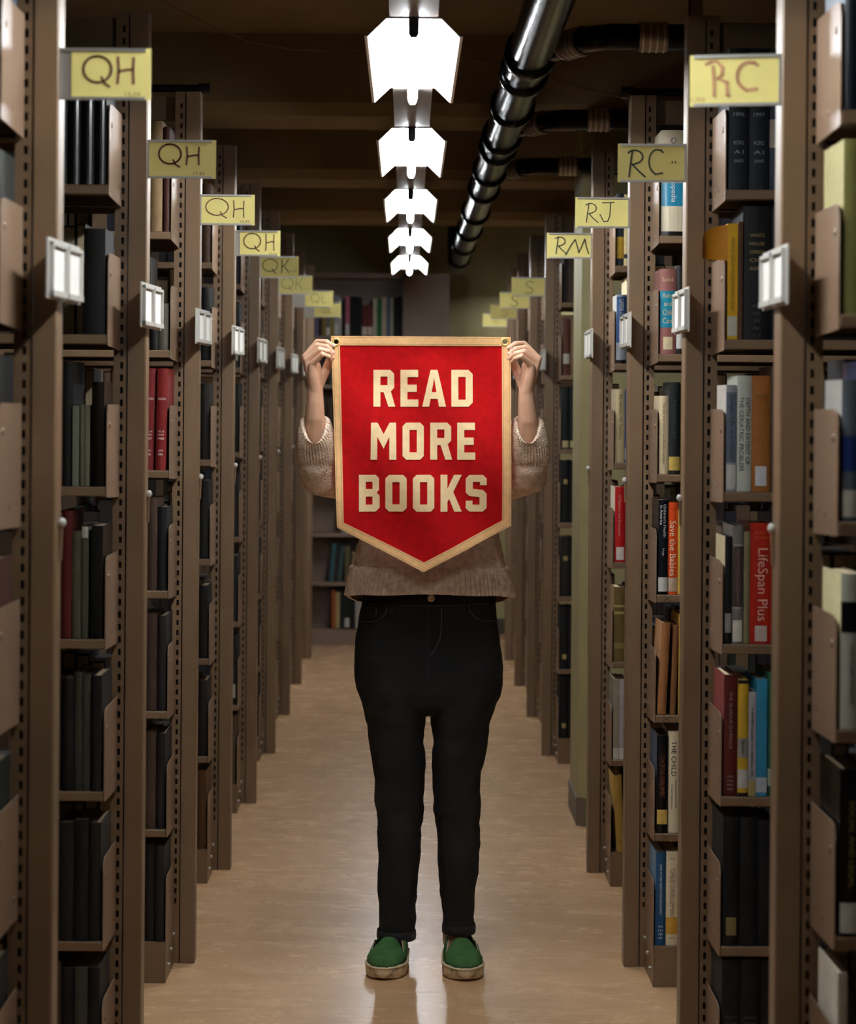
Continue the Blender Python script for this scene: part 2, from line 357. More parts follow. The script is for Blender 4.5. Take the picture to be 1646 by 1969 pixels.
# ------------------------------------------------------------------ yellow range signs
def arc(cx, cy, rx, ry, a0, a1, n=14): return [(cx+rx*math.cos(math.radians(a0+(a1-a0)*i/n)), cy+ry*math.sin(math.radians(a0+(a1-a0)*i/n))) for i in range(n+1)]
GL = {'Q': [arc(.48, .46, .48, .44, 250, 625, 26), [(.62, .72), (.72, .92), (.9, 1.04)]],
      'H': [[(.05, .0), (.1, .5), (.03, 1)], [(.95, .02), (.92, .5), (.95, 1)], [(.08, .55), (.5, .48), (.93, .46)]],
      'K': [[(.1, .02), (.06, 1)], [(.92, .0), (.5, .36), (.1, .58)], [(.3, .45), (.98, .98)]],
      'L': [[(.1, 0), (.08, 1), (.9, .98)]],
      'R': [[(.22, .03), (.12, .5), (.02, 1)], [(.0, .1)]+arc(.35, .25, .5, .25, 220, 440, 10)+[(.25, .55), (.2, .52), (.6, .78), (1, 1.0)]],
      'C': [[(1, .1), (.85, .0)]+arc(.62, .45, .55, .46, 290, 120, 10)+[(.5, .93), (.98, .88)]],
      'J': [[(.2, .03), (1, .0)], [(.75, .02), (.7, .7), (.55, .97), (.3, .98), (.05, .62)]],
      'M': [[(-.1, 1.1), (.18, .45), (.38, .08), (.5, .6), (.56, .95)], [(.56, .95), (.72, .5), (.86, .05), (.93, .5), (1.05, 1)]],
      'S': [[(.95, .12), (.7, .0), (.35, .05), (.15, .25), (.35, .42), (.7, .52), (.92, .7), (.75, .92), (.4, 1), (.05, .88)]],
      'r': [[(.40, .16), (.44, .5), (.46, 1.0)], [(.12, .10), (.3, .03), (.55, .02), (.78, .2), (.75, .4), (.6, .5), (.95, .62), (.97, .97), (1.05, 1.0)]]}
#   side, row, card offset, ink, width, [(glyph, u0, u1, v0, v1)], small text, yaw
SG = [(-1, 1, .016, INKB, .0040, [('Q', .26, .58, .14, .72), ('H', .63, .82, .17, .68)], ('12.34', .80, .88), 0),
      (-1, 2, 0, INKB, .0040, [('Q', .16, .5, .1, .68), ('H', .56, .76, .18, .64)], ('17.33', .75, .87), 0),
      (-1, 3, 0, INKB, .0030, [('Q', .1, .53, .12, .74), ('H', .6, .81, .2, .74)], ('12.34', .82, .87), 1.5),
      (-1, 4, .012, INKB, .0034, [('Q', .19, .58, .1, .78), ('H', .67, .87, .13, .78)], ('12.35', .84, .9), 0),
      (-1, 5, 0, INKK, .0030, [('Q', .07, .47, .12, .76), ('K', .55, .76, .14, .76)], ('12.41', .86, .66), 1),
      (-1, 6, 0, INKG, .0026, [('Q', .09, .45, .12, .76), ('K', .5, .72, .14, .74)], ('12.43', .84, .68), 2),
      (-1, 7, .006, INKG, .0026, [('Q', .26, .55, .2, .74), ('L', .62, .8, .22, .72)], None, 0),
      (-1, 8, 0, INKG, .0024, [('Q', .3, .5, .35, .7), ('L', .56, .7, .36, .7)], None, 0),
      (1, 1, 0, INKP, .0056, [('r', .14, .42, .11, .8), ('C', .5, .74, .16, .74)], ('1.52', .09, .86), -12),
      (1, 2, 0, INKK, .0036, [('R', .16, .4, .17, .86), ('C', .44, .66, .16, .84)], ('.II.', .82, .48), -2),
      (1, 3, 0, INKK, .0026, [('R', .2, .42, .2, .82), ('J', .44, .72, .16, .8)], None, 1),
      (1, 4, 0, INKK, .0036, [('R', .2, .44, .16, .82), ('M', .46, .9, .2, .8)], None, -1),
      (1, 6, 0, INKG, .0036, [('S', .38, .66, .2, .86)], None, 0),
      (1, 7, 0, INKK, .0036, [('S', .36, .62, .2, .86)], None, 0),
      (1, 8, 0, INKG, .0028, [('S', .42, .66, .3, .8)], None, 0),
      (1, 9, 0, INKG, .0022, [('S', .4, .54, .3, .66), ('L', .58, .7, .3, .66)], None, 0)]
SWD, SHT = .145, .082
for (s, k, off, ink, pw, gl, small, yaw) in SG:
    letters = ''.join(g[0].upper() for g in gl)
    extra = {(-1, 1): 'largest at far left', (1, 1): 'faded, largest at far right'}.get((s, k), 'on the %s' % rowname(s, k))
    t = thing('range_sign', 'yellow card sign lettered %s in a metal holder, %s' % (letters, extra), 'sign', (s*(XS[s]+.0), DK(k)+.006, H+.527), math.radians(yaw), group='yellow range signs')
    out = .05 if (s < 0 and k > 6) else 0; t.location.x += out
    x0 = 0.0 if s < 0 else -SWD                                    # sign spans x0..x0+SWD from the post into the aisle
    mb = MB(); xa, xb = (x0-out, x0+SWD-.008) if s < 0 else (x0+.006, x0+SWD)
    mb.box(xa, xb, .002, .0035, -SHT/2, SHT/2); mb.box(xa, xb, -.003, .0035, -SHT/2, -SHT/2+.005); mb.box(xa, xb, -.003, .0035, SHT/2-.005, SHT/2)
    if s < 0: mb.box(x0, x0+.003, -.002, .0035, -SHT/2, SHT/2)
    else: mb.box(x0+SWD-.004, x0+SWD, -.002, .0035, -SHT/2, SHT/2)
    mb.build('sign_holder', ALU, t)
    ca, cb = (x0+.003+off, x0+SWD) if s < 0 else (x0, x0+SWD-.004)
    mb = MB(); mb.box(ca, cb, .0006, .0018, -SHT/2+.004, SHT/2-.004)
    if s < 0: mb.box(cb-.008, cb, .0004, .0016, -SHT/2, SHT/2)
    else: mb.box(ca, ca+.006, .0004, .0016, -SHT/2, SHT/2)
    c = mb.build('card', CARDY, t)
    mb = MB()
    for (g, u0, u1, v0, v1) in gl:
        pen(mb, [[(x0+SWD*(u0+(u1-u0)*x), SHT/2-SHT*(v0+(v1-v0)*y)) for x, y in st] for st in GL[g]], pw)
    mb.build('lettering', ink, c, (0, -.0002, 0))
    if small:
        vs, fs = text2d(small[0]); mb = MB(); mb.add([(x0+SWD*small[1]+x*.024, 0, SHT/2-SHT*small[2]+y*.0055) for x, y in vs], fs)
        mb.build('small_number', ink, c, (0, -.0002, 0))

# ------------------------------------------------------------------ books
NB = [0]
def lighten(c): return c
def book(name, label, loc, t, hgt, dep, col, kind='cloth', lean=0, side=None, lab=None, bands=(), txt=(), group=None, flat=False, pages=True):
    b = min(.0045, t*.18) if not flat else .0006; n = 7
    pr = [(-t/2+t*i/(n-1), -b*(1-(2*i/(n-1)-1)**2)) for i in range(n)]
    def sp(x): return -b*(1-(2*x/t)**2)
    mb = MB(); bt = min(.0025, t*.16)
    out = pr+[(t/2, dep), (t/2-bt, dep), (t/2-bt, .004), (-t/2+bt, .004), (-t/2+bt, dep), (-t/2, dep)]
    nn = len(out); V = [(x, y, 0) for x, y in out]+[(x, y, hgt) for x, y in out]
    fs = []; ms = []
    for i in range(nn):
        j = (i+1) % nn; mb.add([V[i], V[j], V[j+nn], V[i+nn]], [(0, 1, 2, 3)], 1 if (side and i in (n-1, nn-1)) else 0, i < n-1)
    for z, rev in ((0, 1), (hgt, 0)):
        for P in ([pr[0], pr[-1]] and [out[:n]+[(t/2-bt, .004), (-t/2+bt, .004)], [out[n-1], out[n], out[n+1], out[n+2]], [out[n+3], out[n+4], out[n+5], out[0]]]):
            q = list(range(len(P))); mb.add([(x, y, z) for x, y in P], [q[::-1] if rev else q])
    o = mb.build(name, [cm(col, kind)]+([cm(side, 'paper')] if side else []), None, loc, (0, lean, 0))
    NB[0] += 1; tag(o, label, 'book', group)
    if pages:
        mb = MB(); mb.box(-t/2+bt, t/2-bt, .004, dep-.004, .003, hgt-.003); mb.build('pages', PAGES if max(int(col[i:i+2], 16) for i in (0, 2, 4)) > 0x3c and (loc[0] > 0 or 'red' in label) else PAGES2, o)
    def patch(z0, z1, c, nm, e, fx=.96, k2='paper'):
        mb = MB(); xs = [(-t/2+t*i/(n-1))*fx for i in range(n)]
        mb.loft([[(x, sp(x)-e, z0) for x in xs], [(x, sp(x)-e, z1) for x in xs]], closed=False); mb.build(nm, cm(c, k2), o)
    for (z0, z1, c) in bands: patch(z0*hgt, z1*hgt, c, 'spine_band', .0003, 1.0, kind)
    if lab: patch(lab[0]*hgt, lab[1]*hgt, lab[2], 'call_label', .0006, lab[3] if len(lab) > 3 else .9)
    for T in txt:
        body, mode, zc, ln, sz, ink, xo = (list(T)+[0])[:7]
        vs, fs = text2d(body); mb = MB()
        if mode == 'v': mb.add([(xo+y*sz, sp(min(t/2, max(-t/2, xo+y*sz)))-.0009, zc*hgt-x*ln) for x, y in vs], fs)
        else: mb.add([(xo+x*ln, sp(min(t/2, max(-t/2, xo+x*ln)))-.0009, zc*hgt+y*sz) for x, y in vs], fs)
        mb.build('spine_title', ink, o)
    return o
V_, H_ = 'v', 'h'
def cn(lines, z0, dz, ln, sz, ink): return [(tx, H_, z0-dz*i, ln, sz, ink) for i, tx in enumerate(lines)]
# (thickness mm, height mm, colour, description, options)
BK = {}
def S(side, row, lev, *books): BK[(side, row, lev)] = books
R, L_ = 1, -1
# ---- right row 1 (out of focus)
S(R, 1, 6, (30, 285, '1d2430', 'dark slate bound volume', dict(kind='gloss', side='8a8f98')), (42, 285, '14161a', 'black bound volume', {}))
S(R, 1, 5, (40, 262, '6a6638', 'olive yellow jacketed hardback', dict(kind='gloss', side='a39a6c', set=.005)), (40, 225, '5e5a30', 'dark olive hardback', {}))
S(R, 1, 4, (30, 212, '51565c', 'grey jacketed hardback with blue spine band', dict(kind='gloss', side='9a968e', lab=(.03, .22, 'b5b3a2'), bands=[(.35, .6, '1d2c5c')])), (36, 240, '2c3350', 'indigo hardback', dict(kind='gloss', lab=(.05, .2, 'a9b0a6'))))
S(R, 1, 3, (32, 232, 'b9bcae', 'tall cream hardback with small black panel', dict(kind='gloss', side='d8cf9c', bands=[(.62, .82, '14161c')], txt=[('THE OLDER WORKER', V_, .35, .09, .006, BLACK)])), (30, 205, '1f3a78', 'blue hardback with white label', dict(bands=[(.88, 1, 'a9a25a')], lab=(.04, .28, 'd0cfc6'))))
S(R, 1, 2, (37, 250, '0f0f12', 'thick black hardback with pale page top', dict(kind='gloss', lab=(.02, .2, 'c9c9c4'), txt=[('SOCIAL AND LEGAL', V_, .55, .13, .008, GOLD)])), (22, 252, '16224f', 'deep blue hardback', dict(lab=(.02, .19, 'c9c9c4'))))
S(R, 1, 1, (14, 250, 'bcb6a8', 'slim white paperback with dark picture', dict(side='d9d3c4', flat=True)), (16, 220, '1a1a1c', 'slim black hardback', {}), (20, 215, '6a1420', 'dark red hardback', {}))
S(R, 1, 0, (30, 240, '221d1a', 'dark brown hardback', {}), (28, 230, '1a1d24', 'dark slate hardback', {}))
# ---- right row 2
vol = lambda y: dict(txt=cn(['508', 'JAN-NOV', y], .66, .065, .022, .0075, mat('faint_ink', '7c8288', .6, var=0))+cn(['RC952', 'A1', 'J682'], .33, .065, .02, .0075, MATS['faint_ink']))
S(R, 2, 6, (40, 288, '20252e', 'navy bound journal volume dated 1996', dict(vol('1996'))), (42, 288, '1f252d', 'navy bound journal volume dated 1997', vol('1997')), (40, 288, '232a33', 'navy bound volume with grey spine patch', dict(bands=[(.3, .5, '8a7f70')])))
wh = dict(txt=cn(['WHITE', 'HOUSE', 'CONFERENCE', 'ON', 'AGING'], .78, .062, .03, .007, GOLD)+cn(['HV', '1451', 'A5', '1961', 'no. 1-3'], .25, .055, .014, .006, mat('faint_ink2', '4c4a46', .6, var=0)))
S(R, 2, 5, (21, 236, 'c99a1c', 'yellow paperback with curling cover', dict(flat=True, side='b4760f', lab=(.03, .2, 'b9b3a2'), flap=True, txt=[('MENTAL HEALTH IN ADVANCING YEARS', V_, .56, .15, .008, mat('dim_ink', '7d5c14', .6, var=0))])), (9, 240, '4a2f1e', 'slim brown pamphlet', dict(flat=True)), (57, 272, '0d0d10', 'thick black gold lettered conference volume', wh), (50, 272, '0e0e11', 'second thick black gold lettered conference volume', wh))
S(R, 2, 4, (21, 217, '8f9092', 'grey jacketed hardback with slate title strip', dict(kind='gloss', side='b3aca2', bands=[(.27, .93, '5a6470')], lab=(.02, .25, 'bdb9ae'), txt=[("Longer Life and Health", V_, .6, .13, .010, mat('slate_ink', '23282e', .6, var=0))])),
  (29, 236, 'b9bdb0', 'pale green hardback titled Depth and Extent', dict(kind='gloss', txt=[('DEPTH AND EXTENT OF', V_, .52, .135, .009, BLACK, .0065), ('THE GERIATRIC PROBLEM', V_, .50, .15, .009, BLACK, -.0062)])),
  (37, 236, '8a5520', 'orange brown hardback with white call label', dict(lab=(.05, .22, 'c2c2c6', .62), txt=[('THE YEARS AFTER FIFTY', H_, .82, .028, .008, mat('brown_ink', '55300f', .6, var=0))])), (10, 255, '3c2a1c', 'slim dark brown volume', {}), (6, 240, '6d5f3a', 'thin khaki pamphlet', dict(flat=True)))
S(R, 2, 3, (14, 218, '15120f', 'slim black hardback with cream cover', dict(side='b9a983', lab=(.1, .28, '8d8a82'))), (21, 240, '6f6a66', 'grey hardback with maroon title panel', dict(kind='gloss', bands=[(.3, .84, 'a59d94'), (.31, .83, '30181a')], lab=(.02, .2, 'c9c4b6'), txt=[('EVALUATION OF HEALTH CARE', V_, .57, .11, .006, mat('rose_ink', '8b5a58', .6, var=0))])), (14, 228, '7c7350', 'slim khaki hardback', {}),
  (44, 246, '9d2417', 'thick red hardback titled LifeSpan Plus', dict(kind='gloss', txt=[('LifeSpan Plus', V_, .49, .148, .027, mat('pale_pink_ink', 'd9a693', .6, var=0)), ('900 WAYS TO', H_, .92, .028, .005, mat('orange_ink', 'c3641f', .6, var=0)), ('LIVE LONGER', H_, .88, .028, .005, MATS['orange_ink'])], lab=(.02, .15, 'b9aaa0', .55))), (30, 240, '232a3a', 'dark blue hardback', {}))
S(R, 2, 2, (27, 246, '4a1210', 'dark red hardback with white lettering', dict(side='6e1a14', txt=[('THE 36-HOUR DAY', V_, .68, .09, .006, mat('dim_white', '8c7c74', .6, var=0)), ('MACE', V_, .45, .03, .006, MATS['dim_white'])]+cn(['HV', '1461', 'M3', '1981'], .16, .035, .012, .005, MATS['dim_white']))),
  (21, 236, 'bd9a2c', 'yellow hardback with grey name band', dict(bands=[(0, .03, '2a2620'), (.97, 1, '2a2620'), (.33, .5, '8c8880')], lab=(.07, .23, 'b4b0ac', 1), txt=[('Berliner', V_, .42, .03, .008, BLACK)])),
  (15, 212, '9b979a', 'slim grey paperback with black title', dict(flat=True, bands=[(0, .15, '9a8c58')], txt=[("A WOMEN'S GUIDE TO CARING for KIN", V_, .52, .14, .0055, BLACK)])),
  (22, 238, '2f7f9e', 'bright blue paperback with white label', dict(flat=True, lab=(.03, .16, 'a5acb2', 1))), (26, 252, '1c4a33', 'green hardback with pale label', dict(lab=(.08, .22, '8f9a88'))))
blk = dict()
S(R, 2, 1, (34, 262, '0c0c0d', 'black hardback with worn gold label', dict(lab=(.08, .22, '77683a', .6))), (36, 262, '0c0c0e', 'black hardback', {}), (34, 255, '0d0d10', 'black hardback with worn cover', {}))
dk = lambda a: dict(txt=cn(a, .55, .05, .024, .006, mat('faint_ink3', '45403a', .6, var=0)))
S(R, 2, 0, (38, 262, '0c0c0d', 'black report binding lettered Biology', dk(['BIOLOGY', 'OF', 'AGING'])), (38, 262, '0c0c0f', 'black report binding lettered Annals', dk(['ANNALS', 'OF', 'CARE'])), (36, 260, '0d0d0f', 'black report binding', {}))
# ---- right row 3
S(R, 3, 6, (62, 272, 'cdc0a4', 'fat cream encyclopedia with blue patch', dict(kind='gloss', bands=[(.52, .78, '2b7f9e'), (.28, .5, '2b7f9e'), (0, .04, '2c2722')], txt=[('Encyclopedia', V_, .5, .10, .017, WHITE), ('O', H_, .9, .014, .016, mat('grey_ink', '6b6f74', .6, var=0))])), (20, 250, '3c322a', 'brown hardback', {}))
cr = mat('cream_ink', 'c9b088', .6, var=0)
S(R, 3, 5, (40, 219, '8a5852', 'mauve Baby and Child Care hardback', dict(kind='gloss', bands=[(.31, .74, '1d7f96')], lab=(.05, .2, 'cbb995', .6), txt=[('Spock', H_, .87, .03, .014, cr), ('Baby', H_, .68, .027, .014, cr), ('and', H_, .59, .02, .012, cr), ('Child', H_, .49, .027, .014, cr), ('Care', H_, .39, .027, .014, cr)])), (22, 228, '2b2624', 'dark grey hardback', dict(kind='gloss', lab=(.06, .25, 'b9b6ae'))), (25, 215, '4d3d30', 'brown hardback', {}))
S(R, 3, 4, (24, 202, 'd3bf98', "cream hardback titled You and Your Child's Health", dict(side='b9a684', txt=[("You and Your Child's Health", V_, .66, .10, .007, mat('sepia_ink', '6b573c', .6, var=0)), ('Pauline Harrison', V_, .28, .06, .007, MATS['sepia_ink'])])), (28, 237, '161d1b', 'dark green black hardback with yellow label', dict(lab=(.04, .19, 'b99a48', 1), txt=[('THE SCHOOL CHILD', V_, .6, .1, .008, mat('deep_ink', '2d3834', .6, var=0))])), (22, 235, 'c9ae66', 'pale yellow hardback', {}), (24, 220, '3a2f28', 'brown hardback', {}))
S(R, 3, 3, (24, 243, '151a28', "navy hardback titled Children's Health in America", dict(kind='gloss', bands=[(0, .02, '050505')], lab=(.03, .18, 'c3bfb8', 1), txt=[("Children's Health", V_, .78, .085, .007, WHITE, .004), ('in America', V_, .84, .05, .007, WHITE, -.005), ('Vogt', V_, .45, .02, .006, WHITE)])), (25, 237, 'cf4a1c', 'orange hardback titled Save the Babies', dict(kind='gloss', lab=(.03, .18, 'b39a82', 1), txt=[('Save the Babies', V_, .5, .142, .0155, mat('cream_ink2', 'ecd3b4', .6, var=0)), ('Meckel', H_, .93, .016, .004, mat('rust_ink', '8a2c10', .6, var=0))])), (16, 218, 'cda94a', 'slim yellow paperback titled Resource Guide', dict(flat=True, txt=[('RESOURCE GUIDE of Children\'s Environmental Health', V_, .52, .19, .007, BLACK)])), (25, 225, '2b241f', 'dark brown hardback', {}))
S(R, 3, 2, (22, 236, '8a5a34', 'orange brown cloth volume leaning on bracket', dict(lean=.045, side='a5754a')), (14, 230, '6d4526', 'slim brown cloth volume', dict(lean=.03)), (13, 259, 'c79c3a', 'slim tall golden volume', dict(flat=True)), (28, 187, '1d3020', 'dark green volume with yellow label', dict(lab=(.28, .46, 'a08d46', .8), txt=cn(['THE', 'MENTAL', 'GROWTH'], .86, .075, .016, .006, mat('green_ink', '5f7a44', .6, var=0)))), (25, 230, '4a3a20', 'brown cloth volume', {}))
S(R, 3, 1, (29, 251, '12151c', 'black blue hardback with red gold title', dict(kind='gloss', side='20303f', lab=(.09, .24, 'c3a14e', .9), txt=[('CONCEPTUAL DEVELOPMENT', V_, .58, .11, .012, mat('redgold_ink', '6d3418', .6, var=0))])), (29, 262, 'd6c7a6', 'cream hardback titled The Child', dict(kind='gloss', txt=[('THE CHILD', V_, .73, .09, .013, BLACK), ('Development From Birth', V_, .38, .072, .0065, BLACK, .005), ('Through Adolescence', V_, .36, .066, .0065, BLACK, -.005)])), (24, 240, '382c24', 'brown hardback', {}))
S(R, 3, 0, (26, 240, '1f4668', 'blue hardback with white lettering', dict(side='5e7688', txt=[('GUIDE TO CHILD GROWTH AND DEVELOPMENT', V_, .6, .13, .005, WHITE)]+cn(['RJ', '131', 'G85', '1967'], .2, .04, .01, .005, WHITE))), (31, 242, 'd3c3a2', 'cream hardback titled Child Development', dict(bands=[(.12, .3, 'c09238')], txt=[('Senn', H_, .93, .012, .005, BLACK), ('CHILD DEVELOPMENT', V_, .55, .13, .012, mat('grey_brown_ink', '6f6250', .6, var=0)), ('HOLT', H_, .08, .016, .004, BLACK)])), (24, 235, '2a211b', 'dark brown hardback', {}))
# ---- right row 4
S(R, 4, 6, (21, 225, '2c3138', 'dark slate book with yellow lower band', dict(bands=[(.1, .4, 'cba53c')])), (22, 222, 'cbb684', 'cream book with dark tree picture', dict(bands=[(.1, .16, '2e2a20')])), (24, 230, '4a3a2c', 'brown book', {}))
S(R, 4, 5, (30, 214, '8e949c', 'blue and white striped hardback', dict(kind='gloss', side='b3b1a8', bands=[(.3, .97, '34507c'), (0, .05, '24201c')], txt=[('UPPER ATMOSPHERE', V_, .65, .12, .014, mat('pale_ink', 'b9b6a9', .6, var=0))], set=-.0)), (20, 268, 'd6c8a4', 'tall cream hardback with red top', dict(bands=[(.95, 1, '8a1f24')])), (30, 240, '6a5640', 'tan hardback', {}))
S(R, 4, 4, (29, 230, 'c9b68c', 'cream hardback titled My Heroes, My Teachers', dict(kind='gloss', side='8a7c62', txt=[('My Heroes, My Teachers', V_, .62, .14, .012, mat('dark_sepia', '453a2a', .6, var=0))])), (20, 228, '25345e', 'navy hardback with white capitals', dict(bands=[(.04, .2, '8c92a0')], txt=[('CHILDREN LYME', V_, .6, .13, .013, WHITE)])), (26, 225, '5a4836', 'brown hardback', {}))
S(R, 4, 3, (34, 235, 'b0181c', 'bright red hardback with white label', dict(kind='gloss', side='c9bda8', lab=(.03, .2, 'd9d3ca', .7), txt=[('of Opinion and Enterprise', V_, .62, .13, .009, mat('pale_red_ink', 'dfa79a', .6, var=0), -.003)])), (14, 225, '2e2622', 'slim dark hardback', {}), (26, 225, '5a4836', 'tan brown hardback', {}))
S(R, 4, 2, (42, 232, '5a4620', 'thick olive brown volume', dict(side='6e5a30', bands=[(.73, .76, 'a08a50'), (.64, .67, 'a08a50'), (.17, .25, '77653a')])), (24, 240, '3c3226', 'brown volume', {}))
S(R, 4, 1, (18, 250, '8f8672', 'slim putty grey paperback', dict(flat=True, side='6a6250', lab=(.0, .14, 'c2bdb0', 1))), (18, 250, 'a09c9e', 'slim lilac grey paperback', dict(flat=True, lab=(.0, .14, 'cac6c0', 1))), (24, 240, '3a3028', 'brown volume', {}))
S(R, 4, 0, (26, 240, 'a07f3c', 'mustard yellow volume leaning outward', dict(lean=-.06, side='b9964a')), (12, 236, '8a6c40', 'slim tan volume', dict(lean=-.05)), (26, 215, '4a3c2c', 'brown volume', {}))
dot = lambda c, z=.16: dict(lab=(z, z+.075, c, .45))
S(R, 6, 5, (34, 235, '4a2a1c', 'red brown volume with white label', dict(lab=(.2, .38, 'a8a298', .8))), (30, 240, '5e4630', 'tan volume', {}))
S(R, 6, 4, (32, 262, '10201c', 'black green volume with low pale label', dict(lab=(.02, .13, 'b2a376', .8))), (32, 262, '101e1b', 'second black green volume with low label', dict(lab=(.02, .13, 'b2a376', .8))))
S(R, 6, 3, (36, 262, '0d0d0e', 'black volume with pale round spot', dot('9a8652', .62)), (34, 262, '0e0e10', 'black volume', {}))
S(R, 6, 2, (40, 250, '2c2418', 'dark olive box volume with pale spot', dot('9a8652', .6)), (34, 250, '1c1812', 'dark brown volume', {}))
S(R, 6, 1, (36, 262, '0d0d0e', 'black volume with pale round spot', dot('9a8652')), (34, 262, '0e0e10', 'black volume', {}))
S(R, 6, 0, (36, 262, '0d0d0e', 'black volume with pale round spot', dot('9a8652')), (34, 262, '0e0e10', 'black volume', {}))
S(R, 7, 1, (30, 240, '8a7a4a', 'yellowish book with white top band', dict(bands=[(.9, 1, 'cfc8b8')])))
for k_, c_ in ((7, '2a2420'), (8, '1f2622'), (9, '2c2622')):
    for l_ in (2, 3, 4, 5): S(R, k_, l_, (34, 240, c_, 'dark bound volume', {}))
# ---- left rows
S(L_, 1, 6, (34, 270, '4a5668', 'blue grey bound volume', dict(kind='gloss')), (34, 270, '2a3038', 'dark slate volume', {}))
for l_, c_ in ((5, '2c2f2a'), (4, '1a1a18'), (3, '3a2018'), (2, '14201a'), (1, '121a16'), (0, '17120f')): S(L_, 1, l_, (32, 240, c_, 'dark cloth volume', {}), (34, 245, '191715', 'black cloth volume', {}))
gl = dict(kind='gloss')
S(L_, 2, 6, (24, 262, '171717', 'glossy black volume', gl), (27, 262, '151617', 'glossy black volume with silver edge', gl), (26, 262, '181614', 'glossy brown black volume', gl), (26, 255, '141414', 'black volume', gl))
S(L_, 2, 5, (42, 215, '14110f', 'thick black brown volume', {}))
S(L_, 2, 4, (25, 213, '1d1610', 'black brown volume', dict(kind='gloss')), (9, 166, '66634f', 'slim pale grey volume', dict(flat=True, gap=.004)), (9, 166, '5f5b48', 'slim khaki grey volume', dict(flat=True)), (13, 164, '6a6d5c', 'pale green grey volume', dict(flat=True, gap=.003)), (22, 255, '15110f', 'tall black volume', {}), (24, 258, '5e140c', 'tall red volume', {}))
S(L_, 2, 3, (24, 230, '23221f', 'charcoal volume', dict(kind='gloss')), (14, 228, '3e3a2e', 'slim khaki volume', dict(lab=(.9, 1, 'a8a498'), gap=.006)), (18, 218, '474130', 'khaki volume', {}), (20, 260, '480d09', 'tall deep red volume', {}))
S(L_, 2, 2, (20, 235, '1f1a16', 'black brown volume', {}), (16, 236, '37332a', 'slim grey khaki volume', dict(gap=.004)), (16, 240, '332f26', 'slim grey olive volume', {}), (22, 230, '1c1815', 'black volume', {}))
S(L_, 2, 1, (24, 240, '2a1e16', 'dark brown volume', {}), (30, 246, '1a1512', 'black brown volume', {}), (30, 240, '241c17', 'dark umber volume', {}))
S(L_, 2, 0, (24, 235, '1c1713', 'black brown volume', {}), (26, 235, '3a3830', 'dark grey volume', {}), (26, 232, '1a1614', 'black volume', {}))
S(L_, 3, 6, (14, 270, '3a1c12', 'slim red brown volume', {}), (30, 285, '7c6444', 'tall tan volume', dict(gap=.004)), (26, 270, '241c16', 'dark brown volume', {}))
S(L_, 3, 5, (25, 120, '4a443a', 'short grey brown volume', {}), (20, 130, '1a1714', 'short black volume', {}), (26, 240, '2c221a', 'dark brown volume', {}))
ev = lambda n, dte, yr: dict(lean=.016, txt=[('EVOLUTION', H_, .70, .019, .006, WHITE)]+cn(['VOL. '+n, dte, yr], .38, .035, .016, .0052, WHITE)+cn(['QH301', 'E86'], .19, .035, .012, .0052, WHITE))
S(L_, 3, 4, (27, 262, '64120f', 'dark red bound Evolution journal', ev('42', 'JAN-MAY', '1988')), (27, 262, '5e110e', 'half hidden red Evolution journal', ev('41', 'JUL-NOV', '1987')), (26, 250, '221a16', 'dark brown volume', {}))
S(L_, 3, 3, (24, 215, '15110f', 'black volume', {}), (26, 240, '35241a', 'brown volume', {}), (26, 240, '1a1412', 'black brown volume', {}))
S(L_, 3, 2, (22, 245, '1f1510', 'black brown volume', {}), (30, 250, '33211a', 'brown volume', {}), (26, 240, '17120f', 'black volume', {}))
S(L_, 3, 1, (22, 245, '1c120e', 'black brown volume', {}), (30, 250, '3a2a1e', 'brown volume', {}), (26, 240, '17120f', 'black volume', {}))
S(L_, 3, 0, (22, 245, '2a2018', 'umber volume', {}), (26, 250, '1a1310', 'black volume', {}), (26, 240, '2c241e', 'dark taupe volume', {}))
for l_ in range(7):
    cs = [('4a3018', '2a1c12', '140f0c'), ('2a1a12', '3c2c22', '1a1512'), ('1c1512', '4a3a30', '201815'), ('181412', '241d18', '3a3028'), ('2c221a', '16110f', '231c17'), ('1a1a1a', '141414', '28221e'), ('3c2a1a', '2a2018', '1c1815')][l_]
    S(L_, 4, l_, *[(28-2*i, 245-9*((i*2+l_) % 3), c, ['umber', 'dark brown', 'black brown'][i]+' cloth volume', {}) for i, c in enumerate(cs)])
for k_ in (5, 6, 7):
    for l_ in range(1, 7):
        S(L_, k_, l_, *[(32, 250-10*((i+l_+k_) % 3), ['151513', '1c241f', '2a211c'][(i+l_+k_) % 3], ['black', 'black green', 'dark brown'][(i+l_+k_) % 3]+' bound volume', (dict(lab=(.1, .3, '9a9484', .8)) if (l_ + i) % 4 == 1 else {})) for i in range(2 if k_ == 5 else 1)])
LVN = ['bottom shelf', 'second shelf up', 'third shelf up', 'fourth shelf up', 'fifth shelf up', 'sixth shelf up', 'top shelf']
NTH = ['first', 'second', 'third', 'fourth', 'fifth', 'sixth']
ENDS = {}
